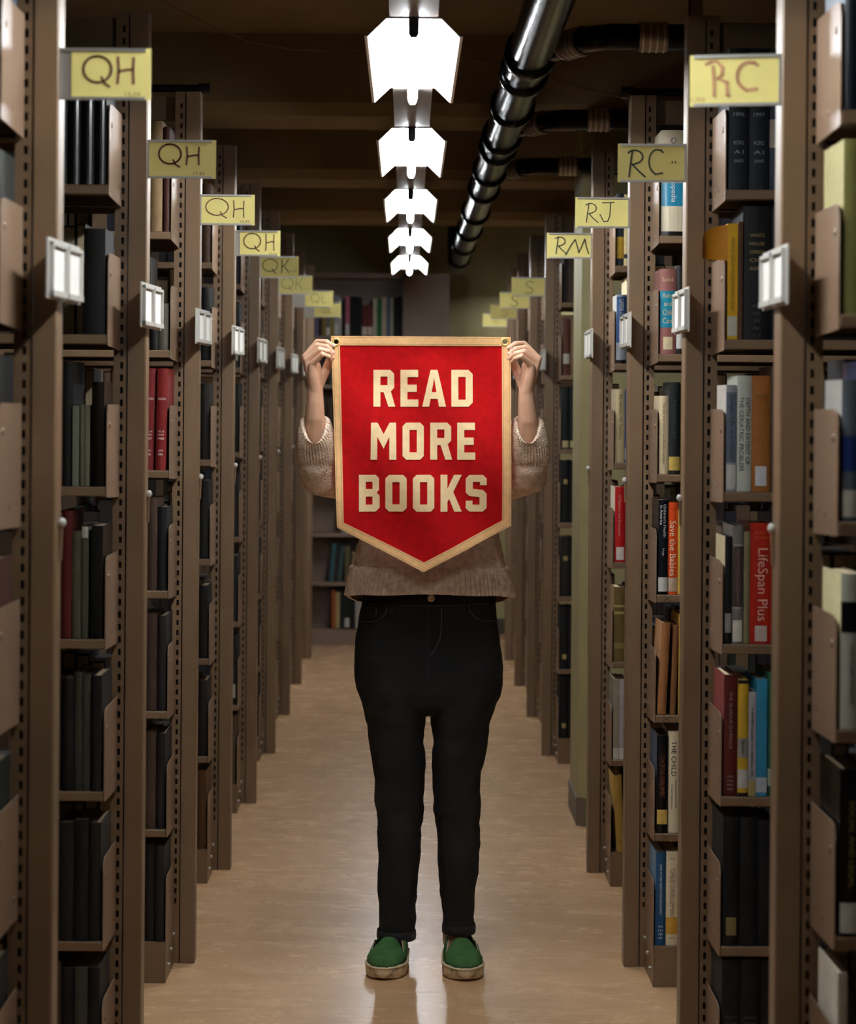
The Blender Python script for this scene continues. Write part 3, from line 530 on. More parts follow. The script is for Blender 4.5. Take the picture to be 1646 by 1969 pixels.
for (s, k, l), bl in BK.items():
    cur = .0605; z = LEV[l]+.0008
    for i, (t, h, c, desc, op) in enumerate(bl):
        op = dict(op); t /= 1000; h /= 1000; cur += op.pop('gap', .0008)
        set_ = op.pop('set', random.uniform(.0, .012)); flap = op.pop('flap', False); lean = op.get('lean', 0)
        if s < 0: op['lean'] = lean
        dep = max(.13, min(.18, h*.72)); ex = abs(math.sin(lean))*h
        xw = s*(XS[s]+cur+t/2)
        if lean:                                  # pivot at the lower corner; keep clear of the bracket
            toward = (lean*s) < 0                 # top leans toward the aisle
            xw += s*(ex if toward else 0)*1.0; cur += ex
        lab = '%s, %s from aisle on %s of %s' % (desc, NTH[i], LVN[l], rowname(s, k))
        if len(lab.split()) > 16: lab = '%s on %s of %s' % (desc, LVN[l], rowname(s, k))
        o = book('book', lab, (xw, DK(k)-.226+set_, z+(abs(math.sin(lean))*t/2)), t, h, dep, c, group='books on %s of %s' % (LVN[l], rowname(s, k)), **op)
        if flap:
            mb = MB(); rows_ = []
            for a in range(9):
                q = a/8; x = -t/2-.055*math.sin(q*1.5); y = -.001-.045*(1-math.cos(q*1.5))+.012*q
                rows_.append([(x, y+.02*q*0, h*(.985-.10*q*q*1.4)), (x, y, h*(.68-.02*q-.0*q)+.03*q*h)])
            mb.loft(rows_, closed=False); mb.build('curled_cover', mat('curled_yellow', 'c07c12', .6, var=.08), o)
        cur += t
    ENDS[(s, k, l)] = cur
# books packed farther along the shelves than the aisle shows
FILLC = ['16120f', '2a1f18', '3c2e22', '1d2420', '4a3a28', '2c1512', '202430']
for s in (-1, 1):
    mb = MB()
    for k in ROWS[s]:
        if k > 6: continue
        for l in range(7):
            for face in ('f', 'b'):
                if face == 'f':
                    if (s, k, l) == (-1, 2, 5): x = .22
                    else: x = ENDS.get((s, k, l), .062)+.002
                else: x = .07
                end = .86 if k <= 4 else .4
                if face == 'b' and k > 4: continue
                while x < end:
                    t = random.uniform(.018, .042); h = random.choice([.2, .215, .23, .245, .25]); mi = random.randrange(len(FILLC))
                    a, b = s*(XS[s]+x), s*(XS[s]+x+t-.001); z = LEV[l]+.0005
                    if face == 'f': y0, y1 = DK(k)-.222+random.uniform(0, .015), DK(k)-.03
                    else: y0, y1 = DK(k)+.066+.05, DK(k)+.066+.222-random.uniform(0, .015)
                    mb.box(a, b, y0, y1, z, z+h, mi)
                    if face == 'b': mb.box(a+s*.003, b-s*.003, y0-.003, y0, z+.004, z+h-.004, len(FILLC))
                    x += t
                    if random.random() < .06: x += random.uniform(.03, .1)
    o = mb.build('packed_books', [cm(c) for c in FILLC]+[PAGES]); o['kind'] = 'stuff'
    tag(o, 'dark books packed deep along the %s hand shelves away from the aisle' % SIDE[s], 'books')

# ------------------------------------------------------------------ bookcase across the end of the aisle
EY, EX1 = 15.85, .262
t = thing('end_bookcase', 'brown bookcase standing across the far end of the aisle', 'bookcase', (EX1, EY, 0))
BROWN = mat('bookcase_steel', '806a5a', .5, var=.07, scale=5)
EW = 1.9
mb = MB(); mb.box(-.03, 0, -.0, .26, 0, 2.33); mb.build('side_panel', BROWN, t)
mb = MB(); mb.box(-.29, -.262, 0, .26, .1, 2.33); mb.build('side_panel', BROWN, t)
mb = MB(); mb.box(-EW, -EW+.03, 0, .26, 0, 2.33); mb.build('side_panel', BROWN, t)
mb = MB(); mb.box(-.262, -.03, .01, .03, .1, 2.33); mb.build('front_panel', BROWN, t)
mb = MB(); mb.box(-EW+.03, -.29, .25, .26, .1, 2.33); mb.build('back_panel', BROWN, t)
mb = MB(); mb.box(-EW+.03, -.03, .005, .25, 0, .1); mb.build('base', BROWN, t)
mb = MB(); mb.box(-EW+.03, -.03, .0, .25, 2.3, 2.33); mb.build('top_panel', BROWN, t)
for z in LEV[1:]:
    mb = MB(); mb.box(-EW+.03, -.29, .005, .25, z-.022, z); mb.build('shelf', BROWN, t)
ER = {6: [('14161a', 30, 250), ('1c2a24', 24, 245, .0), ('a8a494', 18, 242), ('5a6a84', 22, 245), ('b9b09a', 30, 246), ('1e6a3c', 27, 236), ('b9b3a0', 24, 236), ('5e2622', 34, 196, 'c9c0b2'), ('58231f', 34, 196, 'c9c0b2'), ('141816', 22, 245), ('111614', 24, 248), ('16201c', 26, 250), ('b0607a', 26, 250, 'c2bdb5'), ('1a1816', 22, 232), ('a8a6a0', 18, 236), ('9aa2a8', 26, 255, 'c8c8c4'), ('8a7a3a', 24, 165), ('6d6a6a', 24, 170, 'd0cdc4'), ('7e7036', 24, 165), ('3a2824', 24, 210), ('6a5c7a', 20, 262)],
      2: [('2a2a2c', 30, 240)]*6+[('b5b2aa', 26, 245), ('8f9292', 30, 245), ('a9a8a0', 26, 240), ('26282a', 18, 240), ('9a9a96', 28, 245), ('b0aea6', 28, 245), ('7c7c78', 24, 240)],
      1: [('26221e', 30, 240)]*6+[('6a6248', 26, 210), ('8a8062', 30, 228), ('a0966e', 26, 236), ('7a6a48', 26, 190), ('5a5238', 28, 224), ('3a4a4a', 26, 225), ('2c4e52', 28, 240)],
      0: [('2a1a16', 30, 240)]*6+[('7a2418', 30, 240), ('a09c94', 34, 240), ('96928a', 26, 200), ('141212', 34, 215), ('181616', 30, 215, 'b5b0a6'), ('20302a', 28, 225), ('9a8a60', 26, 225), ('8a4a20', 24, 235)],
      3: [('2c2622', 30, 240)]*6+[('1a1a1a', 30, 240), ('3a2a22', 30, 230), ('24221f', 28, 240), ('5a5a56', 28, 240), ('2a2420', 28, 235), ('171514', 28, 240), ('33302c', 26, 230)],
      5: [('1e1a18', 30, 236)]*8+[('2a2a2a', 30, 236), ('3a302a', 30, 230), ('1c1a18', 30, 240), ('44403a', 28, 236), ('2a1c18', 28, 240), ('181818', 28, 240), ('504a40', 26, 230)],
      4: [('1e1a18', 30, 236)]*8+[('221e1c', 30, 236), ('33281f', 30, 230), ('1c1a18', 30, 240), ('3a3a36', 28, 236), ('24201c', 28, 240), ('181818', 28, 240), ('443a30', 26, 230)]}
for l, bl in ER.items():
    x = EX1-.296
    for i, bb in enumerate(bl):
        c, tt, hh = bb[0], bb[1]/1000, bb[2]/1000; lb = bb[3] if len(bb) > 3 and isinstance(bb[3], str) else None
        ln = .1 if (l == 1 and i in (9, 11, 12)) else 0
        x -= math.sin(ln)*hh
        nm = {'14': 'black', '11': 'black', '16': 'black green', '1c': 'dark green', 'a8': 'pale grey', '5a': 'blue grey', 'b9': 'cream', '1e': 'green', '5e': 'maroon', '58': 'maroon', 'b0': 'pink', '9a': 'grey', '8a': 'ochre', '7e': 'ochre', '7a': 'rust', '2c': 'dark teal'}.get(c[:2], 'plain')
        if l == 1 and c[:2] == '8a': nm = 'khaki'
        if l == 2 and c[:2] in ('b0', '9a'): nm = 'pale'
        if l == 0 and c[:2] == '9a': nm = 'tan'
        if i < 6 and l != 6: nm = 'dark'
        o = book('book', '%s volume, %s from the right on %s of the end bookcase' % (nm, ['first', 'second', 'third', 'fourth', 'fifth', 'sixth', 'seventh', 'eighth', 'ninth', 'tenth', 'eleventh', 'twelfth', 'thirteenth', 'fourteenth', 'fifteenth', 'sixteenth', 'seventeenth', 'eighteenth', 'nineteenth', 'twentieth', 'twenty-first'][i], LVN[l]),
                 (x-tt/2, EY+.012, LEV[l]+.0008+math.sin(ln)*tt/2), tt, hh, .17, c, group='books on %s of the end bookcase' % LVN[l], lean=ln, lab=((.03, .3, lb) if lb else None), pages=False)
        x -= tt+.0012

# ------------------------------------------------------------------ the banner
BD = 6.45
def bw(X, Z):                               # gentle drape of the felt
    u = (X-.04)/.23; v = (1.67-Z)/.6
    a = .016*math.sin(7.0*v+1.5*u+.9)*(1-.2*abs(u)) + .012*math.sin(3.0*u+5.0*v-1.0)*min(1, v*2.5) + .007*math.sin(6*u-11*v)
    a += .011*math.exp(-((v-.05)/.07)**2)*math.cos(u*1.4) - .006*v*v
    e = max(0, abs(u)-.78)/.22
    return a*min(1, .15+v*4)*(1-.5*min(1, e)*math.exp(-(v/.2)**2))
def felt(loops, m, name, parent, e0, th, mapf):
    cu = bpy.data.curves.new('c', 'CURVE'); cu.dimensions = '2D'; cu.fill_mode = 'FRONT'
    for lp in loops:
        sp = cu.splines.new('POLY'); sp.points.add(len(lp)-1); sp.use_cyclic_u = True
        for p, (x, y) in zip(sp.points, lp):
            q = mapf(x, y); p.co = (q.x, q.z, 0, 1)
    o = bpy.data.objects.new('c', cu); me = o.to_mesh()
    bm = bmesh.new(); bm.from_mesh(me); o.to_mesh_clear(); bpy.data.objects.remove(o); me = bpy.data.meshes.new(name); bmesh.ops.remove_doubles(bm, verts=bm.verts, dist=1e-6)
    xs = [v.co.x for v in bm.verts]; ys = [v.co.y for v in bm.verts]; st = .012
    for ax, lo, hi in ((0, min(xs), max(xs)), (1, min(ys), max(ys))):
        q = math.ceil(lo/st)*st
        while q < hi:
            co = [0, 0, 0]; co[ax] = q; no = [0, 0, 0]; no[ax] = 1
            bmesh.ops.bisect_plane(bm, geom=bm.verts[:]+bm.edges[:]+bm.faces[:], dist=1e-6, plane_co=co, plane_no=no); q += st
    r = bmesh.ops.extrude_face_region(bm, geom=bm.faces[:])
    up = {g for g in r['geom'] if isinstance(g, bmesh.types.BMVert)}
    for v in bm.verts:
        X, Z = v.co.x, v.co.y; v.co = (X, BD+bw(X, Z)-e0+(0 if v in up else th), Z)
    bmesh.ops.recalc_face_normals(bm, faces=bm.faces); bm.to_mesh(me); bm.free()
    me.materials.append(m)
    return ob(name, me, parent)
pm_ = lambda x, y: W(x, y, BD)
RED = mat('red_felt', 'a20408', .9, var=.12, scale=60, bump=.5, bscale=900, spec=.15)
TAN = mat('tan_felt', 'e9b981', .9, var=.08, scale=70, bump=.4, bscale=900, spec=.2)
CREAM = mat('cream_felt', 'f2d3a1', .85, var=.06, scale=60, bump=.3, bscale=900, spec=.2)
THR = mat('brown_thread', '8a6234', .8, var=0); BRASS = mat('brass', 'e6c780', .5, metal=.75, var=.05)
ban = thing('felt_banner', 'red felt banner reading READ MORE BOOKS, held up by the person', 'banner', (0, 0, 0))
felt([[(645, 662.6), (975, 663.4), (976, 1006), (814, 1090), (655, 1008)]], RED, 'red_field', ban, 0, .0025, pm_)
circ = lambda cx, cy, r: [(cx+r*math.cos(a*math.pi/8), cy+r*math.sin(a*math.pi/8)) for a in range(16)]
G = [(646.5, 657.5), (971, 657.5)]
STR = [[[(636.5, 646), (982, 648), (982, 665.5), (636.5, 664)], circ(*G[0], 4.6), circ(*G[1], 4.6)],
       [[(637, 664), (653.5, 664), (661.5, 1004.5), (648.5, 1013.5)]],
       [[(965, 665.3), (982, 665.3), (983, 1011), (965.5, 1001)]],
       [[(648.5, 1013.5), (661.5, 1004.5), (815.5, 1082), (814.5, 1100.5)]],
       [[(983, 1011), (965.5, 1001), (815.5, 1082), (814.5, 1100.5)]]]
for q, lp in enumerate(STR):
    b_ = felt(lp, TAN, 'border_strip', ban, .0022, .0022, pm_)
    pts = lp[0]; c0 = (sum(p[0] for p in pts)/4, sum(p[1] for p in pts)/4); mb = MB()
    for e_ in range(4):
        a, b = Vector(pts[e_]), Vector(pts[(e_+1) % 4])
        if (b-a).length < 60: continue
        n = Vector((-(b-a).y, (b-a).x)).normalized()
        if n.dot(Vector(c0)-a) < 0: n = -n
        for inset in (2.6,):
            A, B = a+n*inset, b+n*inset; d = (B-A); nn = int(d.length/3.6)
            for j in range(nn):
                p, r_ = A+d*((j+.12)/nn), A+d*((j+.85)/nn); w2 = n*.35
                if any((p-Vector(g)).length < 10 for g in G): continue
                P = [pm_(*x) for x in (p-w2, r_-w2, r_+w2, p+w2)]
                mb.add([(v.x, BD+bw(v.x, v.z)-.0027, v.z) for v in P], [(0, 1, 2, 3)])
    mb.build('stitching', THR, b_)
for gx, gy in G:
    c = pm_(gx, gy); yb = BD+bw(c.x, c.z)-.0022; mb = MB(); rings = []
    for a in range(20):
        t_ = 2*math.pi*a/20; rr = []
        for k_ in range(8):
            p_ = 2*math.pi*k_/8; r_ = .0084+.0026*math.cos(p_); rr.append((c.x+r_*math.cos(t_), yb-.0014*math.sin(p_)-.0006, c.z+r_*math.sin(t_)))
        rings.append(rr)
    rings.append(rings[0]); mb.loft(rings, caps=False); mb.build('grommet', BRASS, ban)
GLY = {'R': (40, [[(0, 0), (32.5, 0), (40, 7.5), (40, 34.5), (33.5, 41.5), (42, 71), (28.8, 71), (19.5, 43), (13.3, 43), (13.3, 71), (0, 71)], [(13.3, 13), (27, 13), (27, 29.5), (13.3, 29.5)]]),
       'E': (34.5, [[(0, 0), (34, 0), (34, 14), (13.5, 14), (13.5, 28.5), (31.5, 28.5), (31.5, 42.5), (13.5, 42.5), (13.5, 57), (34.5, 57), (34.5, 71), (0, 71)]]),
       'A': (45.5, [[(16, 0), (29.5, 0), (45.5, 71), (32.3, 71), (29.6, 56), (16, 56), (13.3, 71), (0, 71)], [(22.8, 16), (27.4, 43), (18.2, 43)]]),
       'D': (41, [[(0, 0), (33, 0), (41, 8), (41, 63), (33, 71), (0, 71)], [(13.3, 13.5), (27.5, 13.5), (27.5, 57.5), (13.3, 57.5)]]),
       'M': (49.5, [[(1, 0), (13.5, 0), (25, 22), (36.5, 0), (49, 0), (49.5, 71), (36, 71), (36, 27), (25, 50), (13, 27), (12.5, 71), (0, 71)]]),
       'O': (41, [[(7, 0), (34, 0), (41, 7), (41, 64), (34, 71), (7, 71), (0, 64), (0, 7)], [(13.5, 14), (27.5, 14), (27.5, 57), (13.5, 57)]]),
       'B': (40, [[(0, 0), (32, 0), (38.5, 6.5), (38.5, 29), (34, 34.5), (39.7, 40), (39.7, 63), (32, 71), (0, 71)], [(13, 13.5), (26, 13.5), (26, 27.5), (13, 27.5)], [(13, 42), (26, 42), (26, 57.5), (13, 57.5)]]),
       'K': (41, [[(0, 0), (13.3, 0), (13.3, 27), (26, 0), (41, 0), (24.5, 33), (41, 71), (26.5, 71), (16.5, 46), (13.3, 52), (13.3, 71), (0, 71)]]),
       'S': (40, [[(7, 0), (33, 0), (40, 7), (40, 20), (27, 20), (27, 13.5), (13.5, 13.5), (13.5, 27), (33, 29), (40, 36), (40, 64), (33, 71), (7, 71), (0, 64), (0, 50), (13, 50), (13, 57.5), (26.5, 57.5), (26.5, 43), (7, 41), (0, 34), (0, 7)]])}
for y0, row in ((711, [('R', 718), ('E', 770), ('A', 812), ('D', 868)]), (812.7, [('M', 712.7), ('O', 774), ('R', 827.4), ('E', 879)]), (912.8, [('B', 690.4), ('O', 741), ('O', 794), ('K', 847), ('S', 895.5)])):
    for g_, x0 in row:
        felt([[(x0+x, y0+y) for x, y in lp] for lp in GLY[g_][1]], CREAM, 'letter', ban, .0016, .0016, pm_)

# ------------------------------------------------------------------ the person
SKIN = mat('skin', 'dcae90', .5, var=.06, scale=30, bump=.06, bscale=150)
SKIN.node_tree.nodes['Principled BSDF'].inputs['Subsurface Weight'].default_value = .12
SKIN.node_tree.nodes['Principled BSDF'].inputs['Subsurface Radius'].default_value = (.012, .005, .003)
CXP, DP = .058, 6.76
per = thing('person', 'person in beige knit sweater, black jeans and green slip-ons, hidden behind the banner', 'person', (CXP, DP, 0))
def pob(name, me, m, parent=per):
    if m: me.materials.clear(); me.materials.append(m)
    o = ob(name, me, parent)
    if parent is per: o.location = (-CXP, -DP, 0)
    return o
def ring(cx, cy, z, rx, ry, n=32, p=2.3):
    out = []
    for i in range(n):
        a = 2*math.pi*i/n; c, s_ = math.cos(a), math.sin(a)
        out.append(Vector((cx+rx*math.copysign(abs(c)**(2/p), c), cy+ry*math.copysign(abs(s_)**(2/p), s_), z)))
    return out
body = MB()
# head, neck, torso
hz = 1.545
body.ball((CXP, 6.715, hz), (.072, .092, .105), 24, 14); body.ball((CXP, 6.685, hz-.06), (.052, .062, .06), 20, 10)
body.ball((CXP, 6.617, hz-.022), (.012, .02, .022), 10, 8)
for q in (-1, 1): body.ball((CXP+q*.074, 6.725, hz-.012), (.01, .02, .03), 10, 8); body.ball((CXP+q*.02, 6.625, hz-.065), (.018, .012, .007), 10, 6)
body.chain([(CXP, 6.735, 1.36, .058), (CXP, 6.73, 1.47, .053)])
body.loft([ring(CXP, 6.75, z, rx, ry) for z, rx, ry in ((.86, .17, .105), (.95, .155, .10), (1.06, .125, .085), (1.18, .145, .095), (1.28, .16, .10), (1.35, .14, .075), (1.385, .07, .05))])
for q in (-1, 1):
    body.chain([(CXP+q*.085, 6.76, .87, .085), (CXP+q*.081, 6.765, .6, .048), (CXP+q*.079, 6.772, .46, .036), (CXP+q*.082, 6.785, .3, .036), (CXP+q*.083, 6.79, .1, .034), (CXP+q*.084, 6.785, .06, .035)])
    body.chain([(CXP+q*.084, 6.80, .045, .028), (CXP+q*.09, 6.70, .04, .026), (CXP+q*.098, 6.62, .035, .02)])
def hand(q):
    # pixel tracks for each joint: image-left hand given, image-right hand given separately
    if q < 0:
        sh = Vector((CXP-.155, 6.745, 1.335)); el = W(613, 915, 6.53); wr = W(606.5, 748, 6.445)
        fa = [W(607, 850, 6.49), W(605.5, 800, 6.462), W(606.5, 770, 6.45)]
        F_ = {'index': [(593, 681, 6.474), (610.5, 657, 6.470), (628, 657.5, 6.452), (641.5, 665.5, 6.4425)],
              'middle': [(588, 686, 6.452), (611, 664, 6.440), (629.5, 667, 6.430), (640, 677.5, 6.4345)],
              'ring': [(591, 692.5, 6.430), (615.5, 671, 6.412), (631, 675.5, 6.412), (638, 687.5, 6.4285)],
              'pinky': [(600, 700, 6.410), (621, 680, 6.388), (632.5, 685.5, 6.396), (635.5, 694.5, 6.414)],
              'thumb': [(615, 734, 6.468), (626, 713, 6.482), (634, 691, 6.480), (642.5, 671, 6.4700)]}
    else:
        sh = Vector((CXP+.155, 6.745, 1.335)); el = W(1017, 915, 6.53); wr = W(1012, 752, 6.445)
        fa = [W(1017, 850, 6.49), W(1015, 805, 6.462), W(1012.5, 772, 6.45)]
        F_ = {'index': [(1028, 684, 6.474), (1007, 660.5, 6.470), (991, 661, 6.452), (978.5, 669, 6.4425)],
              'middle': [(1034.5, 690, 6.452), (1009, 668.5, 6.440), (991, 671, 6.430), (980, 680, 6.4345)],
              'ring': [(1032, 696, 6.430), (1007, 675.5, 6.412), (991, 680, 6.412), (981, 689, 6.4285)],
              'pinky': [(1022, 703, 6.410), (1002, 683.5, 6.388), (991, 689, 6.396), (984, 697, 6.414)],
              'thumb': [(1004, 735, 6.468), (994, 713, 6.482), (986, 693, 6.480), (977.5, 673, 6.4700)]}
    ua = sh.lerp(el, .5)
    body.chain([(*sh, .058), (*ua, .048), (*el, .041), (*el.lerp(fa[0], .5), .041), (*fa[0], .033), (*fa[1], .0255), (*fa[2], .0215), (*wr, .0198)], 18)
    for off in (Vector((0, .008, 0)), Vector((0, -.010, 0))):
        body.chain([(*el.lerp(fa[0], .6), .034), (*fa[0], .032), (*(fa[1]+off), .0245), (*(fa[2]+off), .0208), (*(wr+off), .0190)], 14)
    RD = {'index': (.0104, .0086, .0074, .0058), 'middle': (.0108, .0088, .0076, .0059), 'ring': (.0102, .0084, .0073, .0057), 'pinky': (.0094, .0074, .0065, .0052), 'thumb': (.0150, .0122, .0102, .0075)}
    for nm, pts in F_.items():
        P = [W(*p) for p in pts]; r = RD[nm]
        body.chain([(*p, rr) for p, rr in zip(P, r)], 12)
        base = wr+Vector((0, {'index': .016, 'middle': .007, 'ring': -.004, 'pinky': -.014, 'thumb': .012}[nm], 0))
        if nm != 'thumb':
            body.chain([(*base, .0165), (*base.lerp(P[0], .55), .0150), (*P[0], r[0])], 12)
        else: body.chain([(*base, .016), (*P[0], .0155)], 12)
    pc = W(604 if q < 0 else 1016, 706, 6.437); body.chain([(*wr, .019), (*pc, .0185)], 12); body.chain([(*(wr+Vector((0, .012, 0))), .018), (*(pc+Vector((0, .018, 0))), .0165)], 12)
    return F_
HP = [hand(-1), hand(1)]
bme = remesh(body, .0026, 3)
pob('body', bme, SKIN)
bo = per.children[0]
NAIL = mat('fingernail', 'd8ab94', .3, var=0)
for F_ in HP:
    for nm in ('index', 'middle', 'ring'):
        a, b = W(*F_[nm][2]), W(*F_[nm][3]); d = (b-a).normalized(); n = Vector((0, -1, .55)); n = (n-d*n.dot(d)).normalized(); x = d.cross(n)
        c = b+d*.001+n*.0052; mb = MB(); rings = []
        for r_, e_ in ((1, 0), (.8, .0007), (.02, .001)):
            rings.append([c+d*(.0055*r_*math.cos(t_))+x*(.0042*r_*math.sin(t_))+n*e_ for t_ in [2*math.pi*i/12 for i in range(12)]])
        mb.loft(rings); mb.build('fingernail', NAIL, bo)
EYEW = mat('eye', 'e8e4de', .2, var=0); 
for q in (-1, 1):
    mb = MB(); mb.ball((CXP+q*.031, 6.640, hz+.004), .0125, 12, 8); mb.ball((CXP+q*.031, 6.630, hz+.004), (.006, .004, .006), 10, 6, 1); mb.build('eye', [EYEW, mat('iris', '3a281c', .2, var=0)], bo)
mb = MB(); mb.ball((CXP, 6.627, hz-.065), (.02, .007, .006), 12, 6); mb.build('mouth', mat('lips', 'a05a50', .4, var=0), bo)
HAIR = mat('brown_hair', '3a2518', .55, var=.3, scale=8, stretch=(40, 40, 3))
mb = MB(); mb.ball((CXP, 6.735, hz+.018), (.082, .098, .102), 24, 14); mb.ball((CXP, 6.79, hz-.05), (.07, .05, .11), 20, 10)
cut = remesh(mb, .006, 2); bm = bmesh.new(); bm.from_mesh(cut)
bmesh.ops.bisect_plane(bm, geom=bm.verts[:]+bm.edges[:]+bm.faces[:], plane_co=(0, 6.672, hz+.03), plane_no=(0, -1, -.75), clear_outer=True); bm.to_mesh(cut); bm.free(); pob('hair', cut, HAIR)

# jeans
def lr(y, xl, xr, d, ry, p=2.2):
    a, b = W(xl, y, d), W(xr, y, d); c = (a+b)/2
    return ring(c.x, d, c.z, (b-a).x/2, ry, 32, p)
jn = MB()
PEL = [(1136, 697, 954, .112), (1165, 694, 953, .116), (1199, 688, 957, .120), (1232, 683, 962, .124), (1265, 681, 966, .126), (1295, 681, 968, .126), (1325, 687, 965, .121), (1352, 705, 945, .104), (1372, 745, 905, .065)]
jn.loft([lr(y, a, b, 6.75, ry, 2.5) for y, a, b, ry in PEL])
LL = [(1260, 686, 800, .118), (1290, 684, 814, .124), (1340, 691, 821, .121), (1372, 700, 821, .114), (1392, 707, 818, .106), (1412, 709, 817.5, .102), (1435, 710.5, 818, .098), (1480, 718, 818.5, .089), (1530, 722.5, 816.5, .081), (1570, 727, 814, .076), (1620, 725.5, 810, .075), (1660, 726.5, 806.5, .071), (1700, 727, 803, .066), (1750, 728.5, 799, .061), (1783, 727, 798.5, .058), (1800, 727, 797.5, .057)]
LR = [(1260, 850, 962, .118), (1290, 834, 966, .124), (1340, 823.5, 961, .121), (1372, 825.5, 950, .114), (1392, 828, 941, .106), (1412, 829.5, 939, .102), (1435, 830, 937.5, .098), (1480, 830.5, 925, .089), (1530, 832, 925, .081), (1570, 836, 922, .076), (1620, 840, 922.5, .075), (1660, 842.5, 920, .071), (1700, 844.5, 916.5, .066), (1750, 851, 913, .061), (1775, 852.5, 912, .058), (1790, 852.5, 912, .057)]
for LG, dx in ((LL, 0), (LR, 0)):
    jn.loft([lr(y, a, b, 6.755+.03*max(0, (y-1400))/400, ry) for y, a, b, ry in LG])
jme = remesh(jn, .0045, 9)
random.seed(3)
from mathutils import noise as mn
def wrinkle(me, fn):
    cn_ = [(v.co.copy(), v.normal.copy()) for v in me.vertices]; out = []
    for c, n in cn_: out += list(c+n*fn(c))
    me.vertices.foreach_set('co', out); me.update()
def jf(c):                                          # folds of the cloth
    z = c.z; am = .0034+.004*math.exp(-((z-.41)/.07)**2)+.003*math.exp(-((z-.66)/.12)**2)+.003*math.exp(-((z-.16)/.08)**2)
    f = mn.noise(Vector((c.x*9, c.y*9, z*17)))+.5*mn.noise(Vector((c.x*20+4, c.y*20, z*38)))
    return f*am
wrinkle(jme, jf)
DENIM = mat('black_denim', '100f0f', .85, var=.3, scale=9, bump=.5, bscale=700, spec=.3)
DEN2 = mat('black_denim_seam', '0e0d0d', .85, var=.3, scale=30, bump=.5, bscale=700)
THRG = mat('grey_thread', '4a4745', .8, var=0)
jo = pob('jeans', jme, DENIM)
def front(x, y, e=.0):                              # a point on the front of the jeans at this pixel
    best = None
    from mathutils.bvhtree import BVHTree
    if 'bv' not in front.__dict__: front.bv = BVHTree.FromPolygons([v.co for v in jme.vertices], [p.vertices for p in jme.polygons])
    a = Vector((0, 0, H)); b = W(x, y, 6.5); h = front.bv.ray_cast(a, (b-a).normalized())
    return (h[0]+h[1]*e) if h[0] else W(x, y, 6.63)
def seam(pts, nm, r, m, e=.0006): 
    P = []
    for i in range(len(pts)-1):
        for j in range(4): q = j/4; P.append((pts[i][0]*(1-q)+pts[i+1][0]*q, pts[i][1]*(1-q)+pts[i+1][1]*q))
    P.append(pts[-1]); mb = MB(); mb.tube([front(x, y, e) for x, y in P], r, 5); mb.build(nm, m, jo)
cv = lambda x0, x1, y0, y1, sg: [(x0, y0), (x0+(x1-x0)*.05, y0+(y1-y0)*.45), (x0+(x1-x0)*.3, y0+(y1-y0)*.85), (x0+(x1-x0)*.6, y1), (x1, y1-1)]
seam(cv(744, 693, 1166, 1196, 1), 'pocket_seam', .0013, THRG); seam(cv(901, 950, 1163, 1194, 1), 'pocket_seam', .0013, THRG)
seam([(700, 1168), (722, 1167), (724, 1168), (723, 1186)], 'coin_pocket_seam', .001, THRG)
seam([(697, 1162), (760, 1164), (823, 1165), (890, 1163), (950, 1160)], 'waistband_seam', .0012, THRG)
seam([(822, 1145), (822, 1180), (822, 1220), (822, 1260), (822, 1310)], 'fly_seam', .0014, DEN2, .001); seam([(849, 1170), (849, 1200), (846, 1228), (836, 1250), (825, 1262)], 'fly_seam', .001, THRG, .0003)
for x in (753, 892):
    mb = MB(); P = [front(x, y, .003) for y in (1145, 1152, 1160, 1170, 1178)]; mb.loft([[p+Vector((dx, dy, 0)) for dx, dy in ((-.0045, .002), (-.0045, -.001), (.0045, -.001), (.0045, .002))] for p in P], smooth=False); mb.build('belt_loop', DEN2, jo)
p = front(829, 1150, .0); mb = MB(); rr = []
for r_, e_ in ((.0095, 0), (.010, .003), (.008, .005), (.005, .004), (.0005, .0035)): rr.append([p+Vector((r_*math.cos(t_), -e_-.0005, r_*math.sin(t_))) for t_ in [2*math.pi*i/16 for i in range(16)]])
mb.loft(rr); mb.build('button', mat('copper_button', 'd9c4b0', .4, metal=.5), jo)
for LG, yb in ((LL, 1803), (LR, 1791)):
    y_, a, b, ry = LG[-1]; mb = MB()
    rings = []
    for yy, gr in ((yb-17, .001), (yb-15, .0035), (yb-7, .004), (yb, .0035), (yb+1.5, .0005), (yb-4, -.004)):
        rg = lr(yy, a, b, 6.785, ry); c = sum(rg, Vector())/len(rg); rings.append([v+(v-c).normalized()*gr for v in rg])
    mb.loft(rings, caps=False); mb.build('hem', DEN2, jo)

# sweater
KNIT = bpy.data.materials.new('beige_knit'); KNIT.use_nodes = True
nt = KNIT.node_tree; N, L = nt.nodes, nt.links; b = N['Principled BSDF']; b.inputs['Roughness'].default_value = .95; b.inputs['Specular IOR Level'].default_value = .1
tc = N.new('ShaderNodeTexCoord'); vo = N.new('ShaderNodeTexVoronoi'); vo.inputs['Scale'].default_value = 260; L.new(tc.outputs['Object'], vo.inputs['Vector'])
no = N.new('ShaderNodeTexNoise'); no.inputs['Scale'].default_value = 60; no.inputs['Detail'].default_value = 6; L.new(tc.outputs['Object'], no.inputs['Vector'])
rp = N.new('ShaderNodeValToRGB'); rp.color_ramp.elements[0].color = lin('c4a991')+(1,); rp.color_ramp.elements[1].color = lin('f4ddc6')+(1,); rp.color_ramp.elements[0].position = .25; rp.color_ramp.elements[1].position = .7
L.new(no.outputs['Fac'], rp.inputs[0]); L.new(rp.outputs[0], b.inputs['Base Color'])
